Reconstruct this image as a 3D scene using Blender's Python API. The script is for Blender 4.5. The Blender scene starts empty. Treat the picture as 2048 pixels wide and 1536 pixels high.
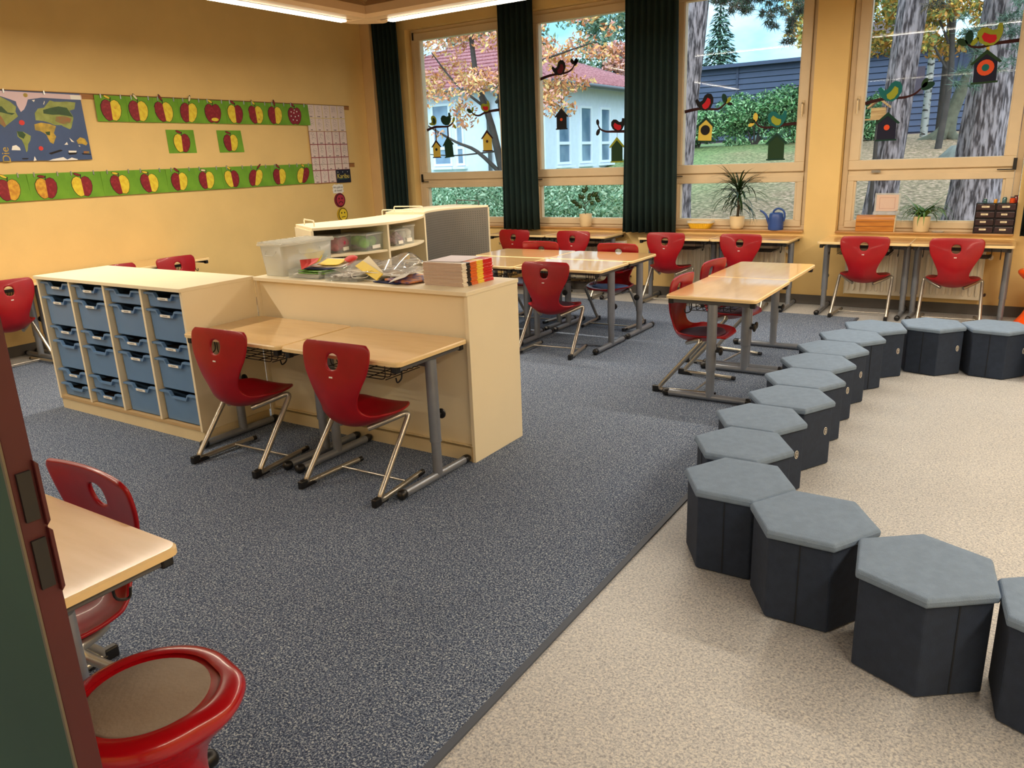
import bpy, math, random
from mathutils import Vector, Matrix
random.seed(11)
SC = bpy.context.scene
COL = SC.collection
PI = math.pi

# ------------------------------------------------------------------ camera
F, YAW, PITCH, ROLL = 1539.77, 0.58, 0.2844, -0.0385
cy_, sy_ = math.cos(YAW), math.sin(YAW)
fw = Vector((-sy_*math.cos(PITCH), cy_*math.cos(PITCH), -math.sin(PITCH)))
rt = Vector((cy_, sy_, 0)); up = rt.cross(fw)
rt, up = math.cos(ROLL)*rt + math.sin(ROLL)*up, -math.sin(ROLL)*rt + math.cos(ROLL)*up
cam = bpy.data.cameras.new('camera'); cam.sensor_width = 36; cam.lens = F/2048*36
cam.clip_start = 0.05; cam.clip_end = 300
camo = bpy.data.objects.new('camera', cam); COL.objects.link(camo)
m = Matrix.Identity(4)
for i in range(3):
    m[i][0], m[i][1], m[i][2] = rt[i], up[i], -fw[i]
m[0][3], m[1][3], m[2][3] = 0, 0, 1.6
camo.matrix_world = m
SC.camera = camo

# ------------------------------------------------------------------ exposure, world
SC.view_settings.view_transform = 'Standard'; SC.view_settings.look = 'None'
SC.view_settings.gamma = 1; SC.view_settings.exposure = 0.12
SC.view_settings.use_curve_mapping = False
SC.cycles.transparent_max_bounces = 24
SKY_STRENGTH = 2.3
LAMP_COLOR = (1.0, 0.86, 0.68)
LAMP_WATTS = 64

def lin(c):
    return c/12.92 if c <= 0.04045 else ((c+0.055)/1.055)**2.4
def rgb(h):
    if isinstance(h, str):
        h = h.lstrip('#'); h = [int(h[i:i+2], 16) for i in (0, 2, 4)]
    return tuple(lin(v/255) for v in h)+(1.0,)

W = bpy.data.worlds.new('sky'); SC.world = W; W.use_nodes = True
nt = W.node_tree; nt.nodes.clear()
out = nt.nodes.new('ShaderNodeOutputWorld'); bg = nt.nodes.new('ShaderNodeBackground')
tc = nt.nodes.new('ShaderNodeTexCoord'); mp = nt.nodes.new('ShaderNodeMapping')
mp.inputs['Scale'].default_value = (1, 1, 2.2)
nz = nt.nodes.new('ShaderNodeTexNoise'); nz.inputs['Scale'].default_value = 4.5; nz.inputs['Detail'].default_value = 6
cr = nt.nodes.new('ShaderNodeValToRGB')
cr.color_ramp.elements[0].position = .34; cr.color_ramp.elements[0].color = rgb((118, 182, 212))
cr.color_ramp.elements[1].position = .64; cr.color_ramp.elements[1].color = rgb((206, 230, 244))
nt.links.new(tc.outputs['Generated'], mp.inputs['Vector']); nt.links.new(mp.outputs[0], nz.inputs['Vector'])
nt.links.new(nz.outputs['Fac'], cr.inputs['Fac']); nt.links.new(cr.outputs[0], bg.inputs['Color'])
nt.links.new(bg.outputs[0], out.inputs[0]); bg.inputs['Strength'].default_value = SKY_STRENGTH

sun = bpy.data.lights.new('sun', 'SUN'); sun.energy = 3.4; sun.angle = math.radians(70); sun.color = (.92, .96, 1.0)
suno = bpy.data.objects.new('sun', sun); COL.objects.link(suno); suno.rotation_euler = (math.radians(52), 0, math.radians(34))

# ------------------------------------------------------------------ materials
MATS = {}
def mat(name, col, rough=.5, metal=0.0, var=0.0, scale=8.0, bump=0.0, bscale=60.0, coat=0.0, spec=.5, col2=None, lo=.35, hi=.65, stretch=None, detail=3, alpha=1.0, trans=0.0, cior=1.5):
    if name in MATS: return MATS[name]
    M = bpy.data.materials.new(name); M.use_nodes = True
    n = M.node_tree; b = n.nodes['Principled BSDF']
    c = rgb(col)
    b.inputs['Base Color'].default_value = c
    b.inputs['Roughness'].default_value = rough; b.inputs['Metallic'].default_value = metal
    b.inputs['Coat Weight'].default_value = coat; b.inputs['Coat Roughness'].default_value = .07; b.inputs['Coat IOR'].default_value = cior
    b.inputs['Specular IOR Level'].default_value = spec
    b.inputs['Alpha'].default_value = alpha
    b.inputs['Transmission Weight'].default_value = trans
    t = n.nodes.new('ShaderNodeTexCoord'); mpn = n.nodes.new('ShaderNodeMapping')
    n.links.new(t.outputs['Object'], mpn.inputs['Vector'])
    if stretch: mpn.inputs['Scale'].default_value = stretch
    z = n.nodes.new('ShaderNodeTexNoise'); z.inputs['Scale'].default_value = scale; z.inputs['Detail'].default_value = detail
    n.links.new(mpn.outputs[0], z.inputs['Vector'])
    r = n.nodes.new('ShaderNodeValToRGB')
    c2 = rgb(col2) if col2 else tuple(min(1, v*(1+var)) for v in c[:3])+(1,)
    c1 = c if col2 else tuple(v*(1-var) for v in c[:3])+(1,)
    r.color_ramp.elements[0].position = lo; r.color_ramp.elements[0].color = c1
    r.color_ramp.elements[1].position = hi; r.color_ramp.elements[1].color = c2
    n.links.new(z.outputs['Fac'], r.inputs['Fac']); n.links.new(r.outputs[0], b.inputs['Base Color'])
    if bump:
        z2 = n.nodes.new('ShaderNodeTexNoise'); z2.inputs['Scale'].default_value = bscale
        n.links.new(mpn.outputs[0], z2.inputs['Vector'])
        bp = n.nodes.new('ShaderNodeBump'); bp.inputs['Strength'].default_value = bump; bp.inputs['Distance'].default_value = .01
        n.links.new(z2.outputs['Fac'], bp.inputs['Height']); n.links.new(bp.outputs[0], b.inputs['Normal'])
    MATS[name] = M
    return M

def speckle(name, base, light, dark, scale, rough, bump=.25, lopos=.36, hipos=.62):
    M = bpy.data.materials.new(name); M.use_nodes = True
    n = M.node_tree; b = n.nodes['Principled BSDF']; b.inputs['Roughness'].default_value = rough
    t = n.nodes.new('ShaderNodeTexCoord')
    z = n.nodes.new('ShaderNodeTexNoise'); z.inputs['Scale'].default_value = scale; z.inputs['Detail'].default_value = 2.5
    z.inputs['Distortion'].default_value = .8
    r = n.nodes.new('ShaderNodeValToRGB'); e = r.color_ramp.elements
    e[0].position = lopos; e[0].color = rgb(dark); e[1].position = hipos; e[1].color = rgb(light)
    k = e.new((lopos+hipos)/2); k.color = rgb(base)
    n.links.new(t.outputs['Object'], z.inputs['Vector']); n.links.new(z.outputs['Fac'], r.inputs['Fac'])
    z2 = n.nodes.new('ShaderNodeTexNoise'); z2.inputs['Scale'].default_value = 1.1; z2.inputs['Detail'].default_value = 4
    n.links.new(t.outputs['Object'], z2.inputs['Vector'])
    mr = n.nodes.new('ShaderNodeMapRange'); mr.inputs[3].default_value = .86; mr.inputs[4].default_value = 1.12
    n.links.new(z2.outputs['Fac'], mr.inputs[0])
    mx = n.nodes.new('ShaderNodeVectorMath'); mx.operation = 'SCALE'
    n.links.new(r.outputs[0], mx.inputs[0]); n.links.new(mr.outputs[0], mx.inputs['Scale'])
    n.links.new(mx.outputs[0], b.inputs['Base Color'])
    bp = n.nodes.new('ShaderNodeBump'); bp.inputs['Strength'].default_value = bump; bp.inputs['Distance'].default_value = .004
    n.links.new(z.outputs['Fac'], bp.inputs['Height']); n.links.new(bp.outputs[0], b.inputs['Normal'])
    MATS[name] = M
    return M

def glassy(name, col=(1, 1, 1), rough=.02, opacity=0.0, body=(230, 235, 235)):
    """thin clear sheet: transparent with a fresnel gloss and, for plastics, some milky body"""
    M = bpy.data.materials.new(name); M.use_nodes = True
    n = M.node_tree; n.nodes.clear()
    o = n.nodes.new('ShaderNodeOutputMaterial'); tr = n.nodes.new('ShaderNodeBsdfTransparent'); gl = n.nodes.new('ShaderNodeBsdfGlossy')
    gl.inputs['Roughness'].default_value = rough; tr.inputs['Color'].default_value = tuple(col)+(1,)
    lw = n.nodes.new('ShaderNodeLayerWeight'); lw.inputs['Blend'].default_value = .5
    pw = n.nodes.new('ShaderNodeMath'); pw.operation = 'POWER'; pw.inputs[1].default_value = 5; n.links.new(lw.outputs['Facing'], pw.inputs[0])
    fr = n.nodes.new('ShaderNodeMapRange'); fr.inputs[3].default_value = .008; fr.inputs[4].default_value = .9; n.links.new(pw.outputs[0], fr.inputs[0])
    m1 = n.nodes.new('ShaderNodeMixShader'); n.links.new(fr.outputs[0], m1.inputs[0])
    if opacity:
        df = n.nodes.new('ShaderNodeBsdfPrincipled'); df.inputs['Base Color'].default_value = rgb(body); df.inputs['Roughness'].default_value = .35
        m0 = n.nodes.new('ShaderNodeMixShader'); m0.inputs[0].default_value = opacity
        n.links.new(tr.outputs[0], m0.inputs[1]); n.links.new(df.outputs[0], m0.inputs[2]); n.links.new(m0.outputs[0], m1.inputs[1])
    else:
        n.links.new(tr.outputs[0], m1.inputs[1])
    n.links.new(gl.outputs[0], m1.inputs[2]); n.links.new(m1.outputs[0], o.inputs[0])
    MATS[name] = M
    return M

def emit(name, col, strength):
    M = bpy.data.materials.new(name); M.use_nodes = True
    b = M.node_tree.nodes['Principled BSDF']; b.inputs['Base Color'].default_value = (.8, .8, .8, 1)
    b.inputs['Emission Color'].default_value = tuple(col)+(1,); b.inputs['Emission Strength'].default_value = strength
    MATS[name] = M
    return M

wallM = mat('yellow_wall_paint', (226, 194, 128), .75, var=.03, scale=2.5, bump=.12, bscale=180)
pilM = mat('cream_pillar_paint', (216, 184, 134), .6, var=.03, scale=3)
ceilM = mat('brown_wood_ceiling', (92, 62, 40), .6, col2=(120, 84, 52), scale=5, stretch=(1, 12, 1))
carpetM = speckle('blue_grey_carpet', (82, 99, 127), (180, 190, 198), (38, 51, 76), 170, .95, .5, .38, .66)
vinylM = speckle('pale_speckled_vinyl', (172, 174, 177), (202, 200, 193), (138, 139, 142), 130, .42, .05, .33, .64)
baseM = mat('grey_baseboard', (84, 80, 76), .6, var=.05)
frameM = mat('cream_window_paint', (214, 194, 160), .45, var=.03, scale=6, bump=.04, bscale=40)
sillM = mat('pine_sill_wood', (196, 150, 92), .4, col2=(160, 112, 62), scale=3, stretch=(1.2, 14, 14), detail=5)
glassM = glassy('window_glass')
clearM = glassy('clear_plastic', (.96, .97, .97), .08, .16)
milkyM = glassy('milky_plastic', (.95, .96, .96), .2, .32, (236, 236, 228))
laminM = mat('birch_laminate', (232, 192, 132), .3, col2=(220, 176, 112), scale=2.2, stretch=(1.5, 9, 9), detail=6, lo=.3, hi=.7, coat=1.0, spec=.6, cior=1.7)
edgeM = mat('birch_edge', (232, 204, 150), .35, var=.03)
apronM = mat('grey_metal_rail', (92, 94, 98), .45, metal=.3, var=.03)
steelM = mat('silver_grey_steel', (138, 144, 154), .36, metal=.5, var=.04, scale=20)
tubeM = mat('satin_chair_tube', (178, 174, 164), .28, metal=.8, var=.03, scale=20)
blackM = mat('black_plastic', (18, 18, 20), .4, var=.1)
wireM = mat('black_wire', (16, 16, 18), .45, var=.1)
redM = mat('red_chair_shell', (146, 6, 20), .38, var=.06, scale=14, coat=.12, bump=.03, bscale=160, spec=.35)
redgM = mat('glossy_red_plastic', (158, 4, 18), .25, var=.03, coat=.35)
orangeM = mat('orange_plastic', (240, 84, 14), .3, var=.03, coat=.3)
padM = mat('taupe_seat_pad', (150, 136, 120), .75, col2=(134, 118, 102), scale=5, bump=.15, bscale=90)
bluepadM = mat('blue_seat_pad', (92, 130, 190), .8, var=.06)
greyM = mat('graphite_seat_pad', (70, 40, 62), .6, var=.06)
lidM = mat('grey_felt_top', (114, 134, 158), .95, var=.06, scale=30, bump=.3, bscale=300)
stoolM = mat('dark_felt_side', (38, 50, 70), .95, var=.08, scale=30, bump=.3, bscale=300)
seamM = mat('felt_seam', (26, 32, 42), .95)
whiteM = mat('white_print', (236, 234, 226), .6, var=.02)
cabM = mat('cream_cabinet_board', (238, 226, 194), .42, var=.015, scale=3)
cabedgeM = mat('cream_board_edge', (222, 206, 166), .45, var=.03)
cabinM = mat('dull_board_inside', (188, 160, 116), .6, var=.04)
trayM = mat('blue_tray_plastic', (98, 134, 176), .38, var=.04, scale=6)
traydM = mat('dark_tray_contents', (30, 22, 20), .8, var=.3, scale=10)
curtM = mat('dark_green_curtain', (5, 33, 31), .9, var=.12, scale=6, bump=.1)
panelM = mat('grey_perforated_panel', (112, 108, 100), .5, var=.03)
holeM = mat('panel_hole', (58, 56, 52), .7)
radM = mat('white_radiator', (238, 230, 208), .4, var=.02)
potM = mat('cream_pot', (226, 206, 166), .35, var=.02)
soilM = mat('potting_soil', (40, 28, 20), .95, var=.4, scale=40)
leafM = mat('dark_leaf', (20, 44, 18), .4, col2=(42, 74, 30), scale=9)
spidM = mat('spider_leaf', (60, 104, 44), .45, col2=(104, 140, 70), scale=12)
stemM = mat('plant_stem', (58, 50, 34), .7, var=.1)
boardgM = mat('green_chalkboard', (30, 58, 50), .55, col2=(40, 72, 62), scale=1.6, detail=5, lo=.3, hi=.75)
boardrM = mat('dark_red_frame', (66, 10, 16), .5, var=.08)
alumM = mat('grey_trim_strip', (104, 96, 80), .4, metal=.4)
lampM = mat('beige_lamp_housing', (226, 196, 158), .35, var=.02)
brownM = mat('brown_slot', (70, 40, 34), .6)
stripM = emit('lit_lamp_strip', (1.0, .88, .66), 9.0)
railM = mat('brown_picture_rail', (158, 106, 54), .6, var=.08, stretch=(10, 1, 10))
cordM = mat('thin_cord', (120, 92, 60), .6)
gsheetM = mat('green_painting_card', (112, 164, 40), .75, col2=(98, 150, 34), scale=5)
inkM = mat('black_ink', (20, 14, 16), .7)
aredM = mat('red_apple_paint', (128, 12, 26), .55, col2=(160, 40, 50), scale=40, lo=.5, hi=.75)
ayelM = mat('yellow_apple_paint', (228, 206, 56), .6, col2=(214, 180, 40), scale=30, lo=.4, hi=.7)
aoraM = mat('amber_apple_paint', (190, 130, 36), .6, col2=(220, 170, 50), scale=30)
acremM = mat('cream_leaf_paint', (226, 214, 170), .6)
metalM = mat('nickel_clip', (170, 172, 170), .3, metal=.8)

# ------------------------------------------------------------------ mesh builder
class MB:
    def __init__(s): s.v, s.f, s.m, s.k = [], [], [], 0
    def mi(s, k): s.k = k; return s
    def add(s, vs, fs):
        o = len(s.v); s.v += [tuple(v) for v in vs]; s.f += [tuple(i+o for i in f) for f in fs]; s.m += [s.k]*len(fs); return s
    def box(s, x0, y0, z0, x1, y1, z1):
        vs = [(x, y, z) for z in (z0, z1) for y in (y0, y1) for x in (x0, x1)]
        return s.add(vs, [(0, 2, 3, 1), (4, 5, 7, 6), (0, 1, 5, 4), (2, 6, 7, 3), (0, 4, 6, 2), (1, 3, 7, 5)])
    def obox(s, c, size, rot=None):
        M = rot if rot is not None else Matrix.Identity(3); c = Vector(c)
        vs = [c+M@Vector((x*size[0]/2, y*size[1]/2, z*size[2]/2)) for z in (-1, 1) for y in (-1, 1) for x in (-1, 1)]
        return s.add(vs, [(0, 2, 3, 1), (4, 5, 7, 6), (0, 1, 5, 4), (2, 6, 7, 3), (0, 4, 6, 2), (1, 3, 7, 5)])
    def tube(s, pts, r, n=8, closed=False, flat=1.0):
        pts = [Vector(p) for p in pts]; N = len(pts)
        rr = r if isinstance(r, (list, tuple)) else [r]*N
        t0 = (pts[1]-pts[0]).normalized()
        a = t0.orthogonal().normalized(); vs = []
        for i, p in enumerate(pts):
            if closed: t = (pts[(i+1) % N]-pts[i-1]).normalized()
            else: t = (pts[min(i+1, N-1)]-pts[max(i-1, 0)]).normalized()
            a = (a-t*a.dot(t)); a = a.normalized() if a.length > 1e-6 else t.orthogonal().normalized()
            b = t.cross(a)
            for k in range(n):
                an = 2*PI*k/n
                vs.append(p+a*math.cos(an)*rr[i]+b*math.sin(an)*rr[i]*flat)
        fs = []
        R = N if closed else N-1
        for i in range(R):
            for k in range(n):
                j = (i+1) % N
                fs.append((i*n+k, i*n+(k+1) % n, j*n+(k+1) % n, j*n+k))
        if not closed: fs += [tuple(range(n-1, -1, -1)), tuple(range((N-1)*n, N*n))]
        return s.add(vs, fs)
    def cyl(s, p0, p1, r0, r1=None, n=16):
        return s.tube([p0, p1], [r0, r0 if r1 is None else r1], n)
    def lathe(s, prof, n=32, c=(0, 0, 0), fx=None):
        vs = []
        for r, z in prof:
            for k in range(n):
                an = 2*PI*k/n; rr = r*(fx(an, z) if fx else 1)
                vs.append((c[0]+rr*math.cos(an), c[1]+rr*math.sin(an), c[2]+z))
        fs = [(i*n+k, i*n+(k+1) % n, (i+1)*n+(k+1) % n, (i+1)*n+k) for i in range(len(prof)-1) for k in range(n)]
        fs += [tuple(range(n-1, -1, -1)), tuple(range((len(prof)-1)*n, len(prof)*n))]
        return s.add(vs, fs)
    def prism(s, poly, w0, w1, P=lambda u, v, w: (u, v, w)):
        n = len(poly)
        vs = [P(u, v, w0) for u, v in poly]+[P(u, v, w1) for u, v in poly]
        return s.add(vs, [tuple(range(n-1, -1, -1)), tuple(range(n, 2*n))]+[(i, (i+1) % n, n+(i+1) % n, n+i) for i in range(n)])
    def grid(s, G, thick=None):
        R, Cn = len(G), len(G[0]); vs = [p for row in G for p in row]
        return s.add(vs, [(i*Cn+j, i*Cn+j+1, (i+1)*Cn+j+1, (i+1)*Cn+j) for i in range(R-1) for j in range(Cn-1)])
    def build(s, name, mats, parent=None, smooth=None, bevel=0, solid=0, sub=0, fix=True):
        me = bpy.data.meshes.new(name); me.from_pydata(s.v, [], s.f); me.validate()
        if not isinstance(mats, (list, tuple)): mats = [mats]
        for M in mats: me.materials.append(M)
        if len(mats) > 1 and len(me.polygons) == len(s.m): me.polygons.foreach_set('material_index', s.m)
        if smooth is not None:
            me.polygons.foreach_set('use_smooth', [True]*len(me.polygons))
            if smooth < 180: me.set_sharp_from_angle(angle=math.radians(smooth))
        if fix:
            import bmesh
            bm = bmesh.new(); bm.from_mesh(me); bmesh.ops.recalc_face_normals(bm, faces=bm.faces); bm.to_mesh(me); bm.free()
        o = bpy.data.objects.new(name, me); COL.objects.link(o)
        if solid: md = o.modifiers.new('solid', 'SOLIDIFY'); md.thickness = solid; md.offset = 0
        if bevel: md = o.modifiers.new('bevel', 'BEVEL'); md.width = bevel; md.segments = 2; md.limit_method = 'ANGLE'; md.angle_limit = math.radians(40)
        if sub: md = o.modifiers.new('sub', 'SUBSURF'); md.levels = sub; md.render_levels = sub
        if parent: o.parent = parent
        return o

def tag(o, label=None, cat=None, group=None, kind=None):
    if label: o['label'] = label
    if cat: o['category'] = cat
    if group: o['group'] = group
    if kind: o['kind'] = kind
    return o
def thing(name, label, cat, loc=(0, 0, 0), rz=0, group=None, kind=None, scale=None):
    o = bpy.data.objects.new(name, None); COL.objects.link(o); o.empty_display_size = .1
    o.location = loc; o.rotation_euler = (0, 0, rz)
    if scale: o.scale = scale
    return tag(o, label, cat, group, kind)
def dup(root, label=None, loc=None, rz=None, group=None, scale=None):
    def cp(o, par):
        c = o.copy(); COL.objects.link(c); c.parent = par
        for ch in list(o.children): cp(ch, c)
        return c
    r = cp(root, None)
    if label: r['label'] = label
    if loc: r.location = loc
    if rz is not None: r.rotation_euler = (0, 0, rz)
    if group: r['group'] = group
    if scale: r.scale = scale
    return r
def struct(name, mb, mats, parent=None, **k):
    o = mb.build(name, mats, parent, **k)
    if not parent: o['kind'] = 'structure'
    return o
def text_part(name, body, size, M, parent, loc, rot, thick=.001, align='CENTER'):
    cu = bpy.data.curves.new(name, 'FONT'); cu.body = body; cu.size = size; cu.extrude = thick; cu.align_x = align; cu.align_y = 'CENTER'
    tmp = bpy.data.objects.new(name+'_t', cu); COL.objects.link(tmp)
    dg = bpy.context.evaluated_depsgraph_get(); dg.update()
    me = bpy.data.meshes.new_from_object(tmp.evaluated_get(dg)); bpy.data.objects.remove(tmp)
    me.materials.clear(); me.materials.append(M)
    o = bpy.data.objects.new(name, me); COL.objects.link(o); o.parent = parent; o.location = loc; o.rotation_euler = rot
    return o
def catmull(P, n):
    out = []
    for i in range(len(P)-1):
        p0, p1, p2, p3 = P[max(i-1, 0)], P[i], P[i+1], P[min(i+2, len(P)-1)]
        for k in range(n):
            t = k/n
            out.append(tuple(.5*((2*b)+(-a+c)*t+(2*a-5*b+4*c-d)*t*t+(-a+3*b-3*c+d)*t**3) for a, b, c, d in zip(p0, p1, p2, p3)))
    out.append(tuple(P[-1])); return out
def fillet(pts, r, n=4):
    pts = [Vector(p) for p in pts]; o = [pts[0]]
    for i in range(1, len(pts)-1):
        a, b, c = pts[i-1], pts[i], pts[i+1]
        d1 = (a-b); d2 = (c-b); q = min(r, d1.length*.48, d2.length*.48)
        p1 = b+d1.normalized()*q; p2 = b+d2.normalized()*q
        for k in range(n+1):
            t = k/n; o.append(p1*(1-t)**2+b*2*t*(1-t)+p2*t*t)
    o.append(pts[-1]); return o

# ================================================================== THE ROOM
XL, XR, YB, YF, ZC = -7.7, 2.6, 8.5, -3.0, 3.7
struct('floor', MB().box(XL-.1, YF-.1, -.12, XR+.1, YB+.3, 0), vinylM)
ca = MB().box(-7.28, YF+.01, 0.0005, -1.19, 7.92, .006)
struct('floor', ca, carpetM)
struct('trim_1', MB().box(-1.19, YF+.01, 0, -1.165, 7.92, .008), mat('dark_edge_strip', (70, 78, 92), .6))
struct('ceiling', MB().box(XL-.1, YF-.1, ZC, XR+.1, YB+.3, ZC+.1), ceilM)
struct('wall_left', MB().box(XL-.1, YF, 0, XL, YB+.3, ZC), wallM)
struct('wall_right', MB().box(XR, YF, 0, XR+.1, YB+.3, ZC), wallM)
struct('wall_front', MB().box(XL-.1, YF-.1, 0, XR+.1, YF, ZC), wallM)
WX = [-6.98, -5.17, -3.34, -1.49]; WW = 1.42; Z0, Z1 = .77, 3.27
wb = MB(); edges = []
for x in WX: edges.append((x-.06, x+WW+.06))
xs = [XL]+[v for e in edges for v in e]+[XR]
for i in range(0, len(xs), 2): wb.box(xs[i], YB, 0, xs[i+1], YB+.3, ZC)
for a, b in edges:
    wb.box(a, YB, 0, b, YB+.3, Z0-.02); wb.box(a, YB, Z1, b, YB+.3, ZC)
struct('wall_back', wb, wallM)
struct('trim_2', MB().box(XL+.17, YB-.14, 0, XL+.001, YB-.002, ZC-.001) , pilM, bevel=.006)
struct('trim_3', MB().box(XL+.001, YB-.05, 0, XL+.30, YB-.001, ZC-.001), mat('tan_pipe_cover', (196, 158, 110), .55))
struct('baseboard_back', MB().box(XL+.31, YB-.012, .001, XR-.001, YB-.001, .10), baseM, bevel=.003)
struct('baseboard_left', MB().box(XL+.001, YF+.01, .001, XL+.012, YB-.15, .10), baseM, bevel=.003)

# windows
def make_window(i, x, handle_side, hinge_side):
    w = thing('window_%d' % i, None, None, (x, 0, 0)); w['kind'] = 'structure'
    y0, y1 = 8.60, 8.68
    def ring(mb, a, b, c, d, t, ya, yb):
        mb.box(a, ya, c, b, yb, c+t); mb.box(a, ya, d-t, b, yb, d); mb.box(a, ya, c+t, a+t, yb, d-t); mb.box(b-t, ya, c+t, b, yb, d-t)
    f = MB(); ring(f, -.055, WW+.055, .765, 3.268, .052, y0+.015, y1+.02); f.box(0, y0+.015, 1.30, WW, y1+.02, 1.375)
    f.build('window_frame', frameM, w, bevel=.004)
    s = MB(); ring(s, .0, WW, 1.366, 3.22, .092, y0-.012, y1)
    ring(s, .072, WW-.072, 1.43, 3.16, .03, y0-.004, y1)
    s.build('sash', frameM, w, bevel=.005)
    l = MB(); ring(l, .0, WW, .80, 1.318, .06, y0, y1); ring(l, .055, WW-.055, .845, 1.285, .028, y0+.014, y1)
    l.build('lower_sash', frameM, w, bevel=.004)
    MB().box(.085, 8.636, 1.44, WW-.085, 8.642, 3.15).build('glass_pane', glassM, w)
    MB().box(.075, 8.636, .865, WW-.075, 8.642, 1.275).build('glass_pane', glassM, w)
    if handle_side:
        hx = .045 if handle_side < 0 else WW-.045
        h = MB().box(hx-.014, y0-.022, 1.93, hx+.014, y0-.013, 2.06); h.cyl((hx, y0-.05, 2.03), (hx, y0-.02, 2.03), .011)
        h.tube(fillet([(hx, y0-.05, 2.035), (hx, y0-.06, 2.02), (hx, y0-.06, 1.90)], .02), .010, 8)
        h.build('window_handle', mat('satin_handle', (196, 176, 140), .35, metal=.5), w, smooth=40)
    hx = -.005 if hinge_side < 0 else WW-.02
    hb = MB().box(hx, y0-.022, 1.335, hx+.03, y0-.006, 1.44); hb.box(hx-(0 if hinge_side < 0 else .12), y0-.018, 1.335, hx+(.12 if hinge_side < 0 else .0), y0-.012, 1.345)
    hb.build('hinge', blackM, w)
    if hinge_side < 0: MB().box(hx, y0-.022, 3.14, hx+.02, y0-.006, 3.23).build('hinge', blackM, w)
    else: MB().box(.22, y0-.022, 1.335, .30, y0-.012, 1.36).build('catch', metalM, w)
    return w
make_window(1, WX[0], 0, -1); make_window(2, WX[1], 0, -1); make_window(3, WX[2], 1, -1); make_window(4, WX[3], -1, 1)
for i, (a, b) in enumerate(edges):
    struct('trim_%d' % (4+i), MB().box(a+.001, 8.47, .7505, b-.001, 8.655, .7695), sillM, bevel=.004)

# ceiling light system: an L of housings with lit strips on the outer side
def light_run(label, p0, p1, nrm, group, level=1.0):
    """p0->p1 along the run; nrm points to the outer (lit) side"""
    p0, p1, nrm = Vector(p0), Vector(p1), Vector(nrm); d = (p1-p0).normalized(); L = (p1-p0).length
    t = thing('ceiling_lamp', label, 'lamp', p0, math.atan2(d.y, d.x), group)
    sg = 1 if d.cross(nrm).z > 0 else -1    # local +y is left of d
    prof = [(.02, .16), (-.10, .16), (-.17, .10), (-.175, .03), (-.15, 0), (-.005, 0), (-.005, .01), (.0, .012), (.015, .012), (.02, 0), (.11, -.004), (.12, .02), (.12, .09)]
    P = lambda u, v, w: (w, sg*u, v)
    MB().prism(prof, 0, L, P).build('lamp_housing', lampM, t, smooth=35)
    MB().box(.05, sg*-.004 if sg > 0 else -.014, -.001, L-.05, sg*.014 if sg > 0 else .004, .006).build('brown_slot', brownM, t)
    MB().box(.12, min(sg*.03, sg*.10), -.016, L-.06, max(sg*.03, sg*.10), -.005).build('light_strip', stripM, t)
    rods = max(2, int(L/1.6))
    for k in range(rods):
        x = (k+.5)*L/rods
        MB().cyl((x, sg*-.02, .15), (x, sg*-.02, ZC-2.9-.002), .006).build('hanger_rod', metalM, t)
    a = bpy.data.lights.new('strip_light', 'AREA'); a.shape = 'RECTANGLE'; a.size = L-.2; a.size_y = .07
    a.energy = LAMP_WATTS*L/3*level; a.color = LAMP_COLOR
    ao = bpy.data.objects.new('strip_light', a); COL.objects.link(ao); ao.parent = t; ao.location = (L/2, sg*.065, -.02)
    return t
light_run('beige hanging strip lamp running along the apple painting wall', (-5.46, -.8, 2.9), (-5.46, 5.86, 2.9), (-1, 0, 0), 'hanging strip lamps')
light_run('beige hanging strip lamp running parallel to the window wall', (-5.32, 6.02, 2.9), (1.3, 6.02, 2.9), (0, 1, 0), 'hanging strip lamps')
light_run('beige hanging strip lamp on the right side outside the picture', (1.44, 5.86, 2.9), (1.44, -.8, 2.9), (1, 0, 0), 'hanging strip lamps')
light_run('short dimmer hanging strip lamp behind the camera outside the picture', (.6, -1.34, 2.9), (-4.6, -1.34, 2.9), (0, -1, 0), 'hanging strip lamps', .62)
cj = MB()
cj.prism([(-5.63, 5.86), (-5.30, 5.86), (-5.32, 5.90), (-5.32, 6.20), (-5.38, 6.20), (-5.56, 6.08), (-5.63, 5.98)], 2.898, 3.05)
tag(cj.build('lamp_corner_joint', lampM, bevel=.02), 'beige corner joint where the two visible strip lamps meet', 'lamp joint')

# ================================================================== CURTAINS
def curtain(label, x0, x1, y, z0, z1, flare=0.0):
    nx = 90; G = []
    for iz in range(9):
        t = iz/8; z = z1+(z0-z1)*t; row = []
        for ix in range(nx+1):
            s = ix/nx; x = x0-(flare*t*.5)+(x1-x0+flare*t)*s
            row.append((x, y+.035*math.sin(s*2*PI*((x1-x0)/.075)+.6*math.sin(3*t))*(.6+.4*t), z))
        G.append(row)
    o = MB().grid(G).build('curtain', curtM, smooth=80, solid=.004, fix=False)
    tag(o, label, 'curtain', 'dark green curtains'); return o
curtain('dark green curtain beside the pillar, left of the first window', -7.50, -7.06, 8.38, .62, 3.42)
curtain('dark green curtain hanging between the two left windows', -5.50, -5.02, 8.38, .74, 3.42, .05)
curtain('wide dark green curtain hanging between the second and third windows', -3.84, -3.24, 8.38, .73, 3.42, .05)
curtain('dark green curtain cut by the right edge of the photo', .04, .6, 8.38, .76, 3.42)
rl = MB().box(-7.6, 8.34, 3.42, 1.0, 8.42, 3.46)
tag(rl.build('curtain_rail', brownM), 'dark brown curtain rail above the windows', 'curtain rail')

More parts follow.
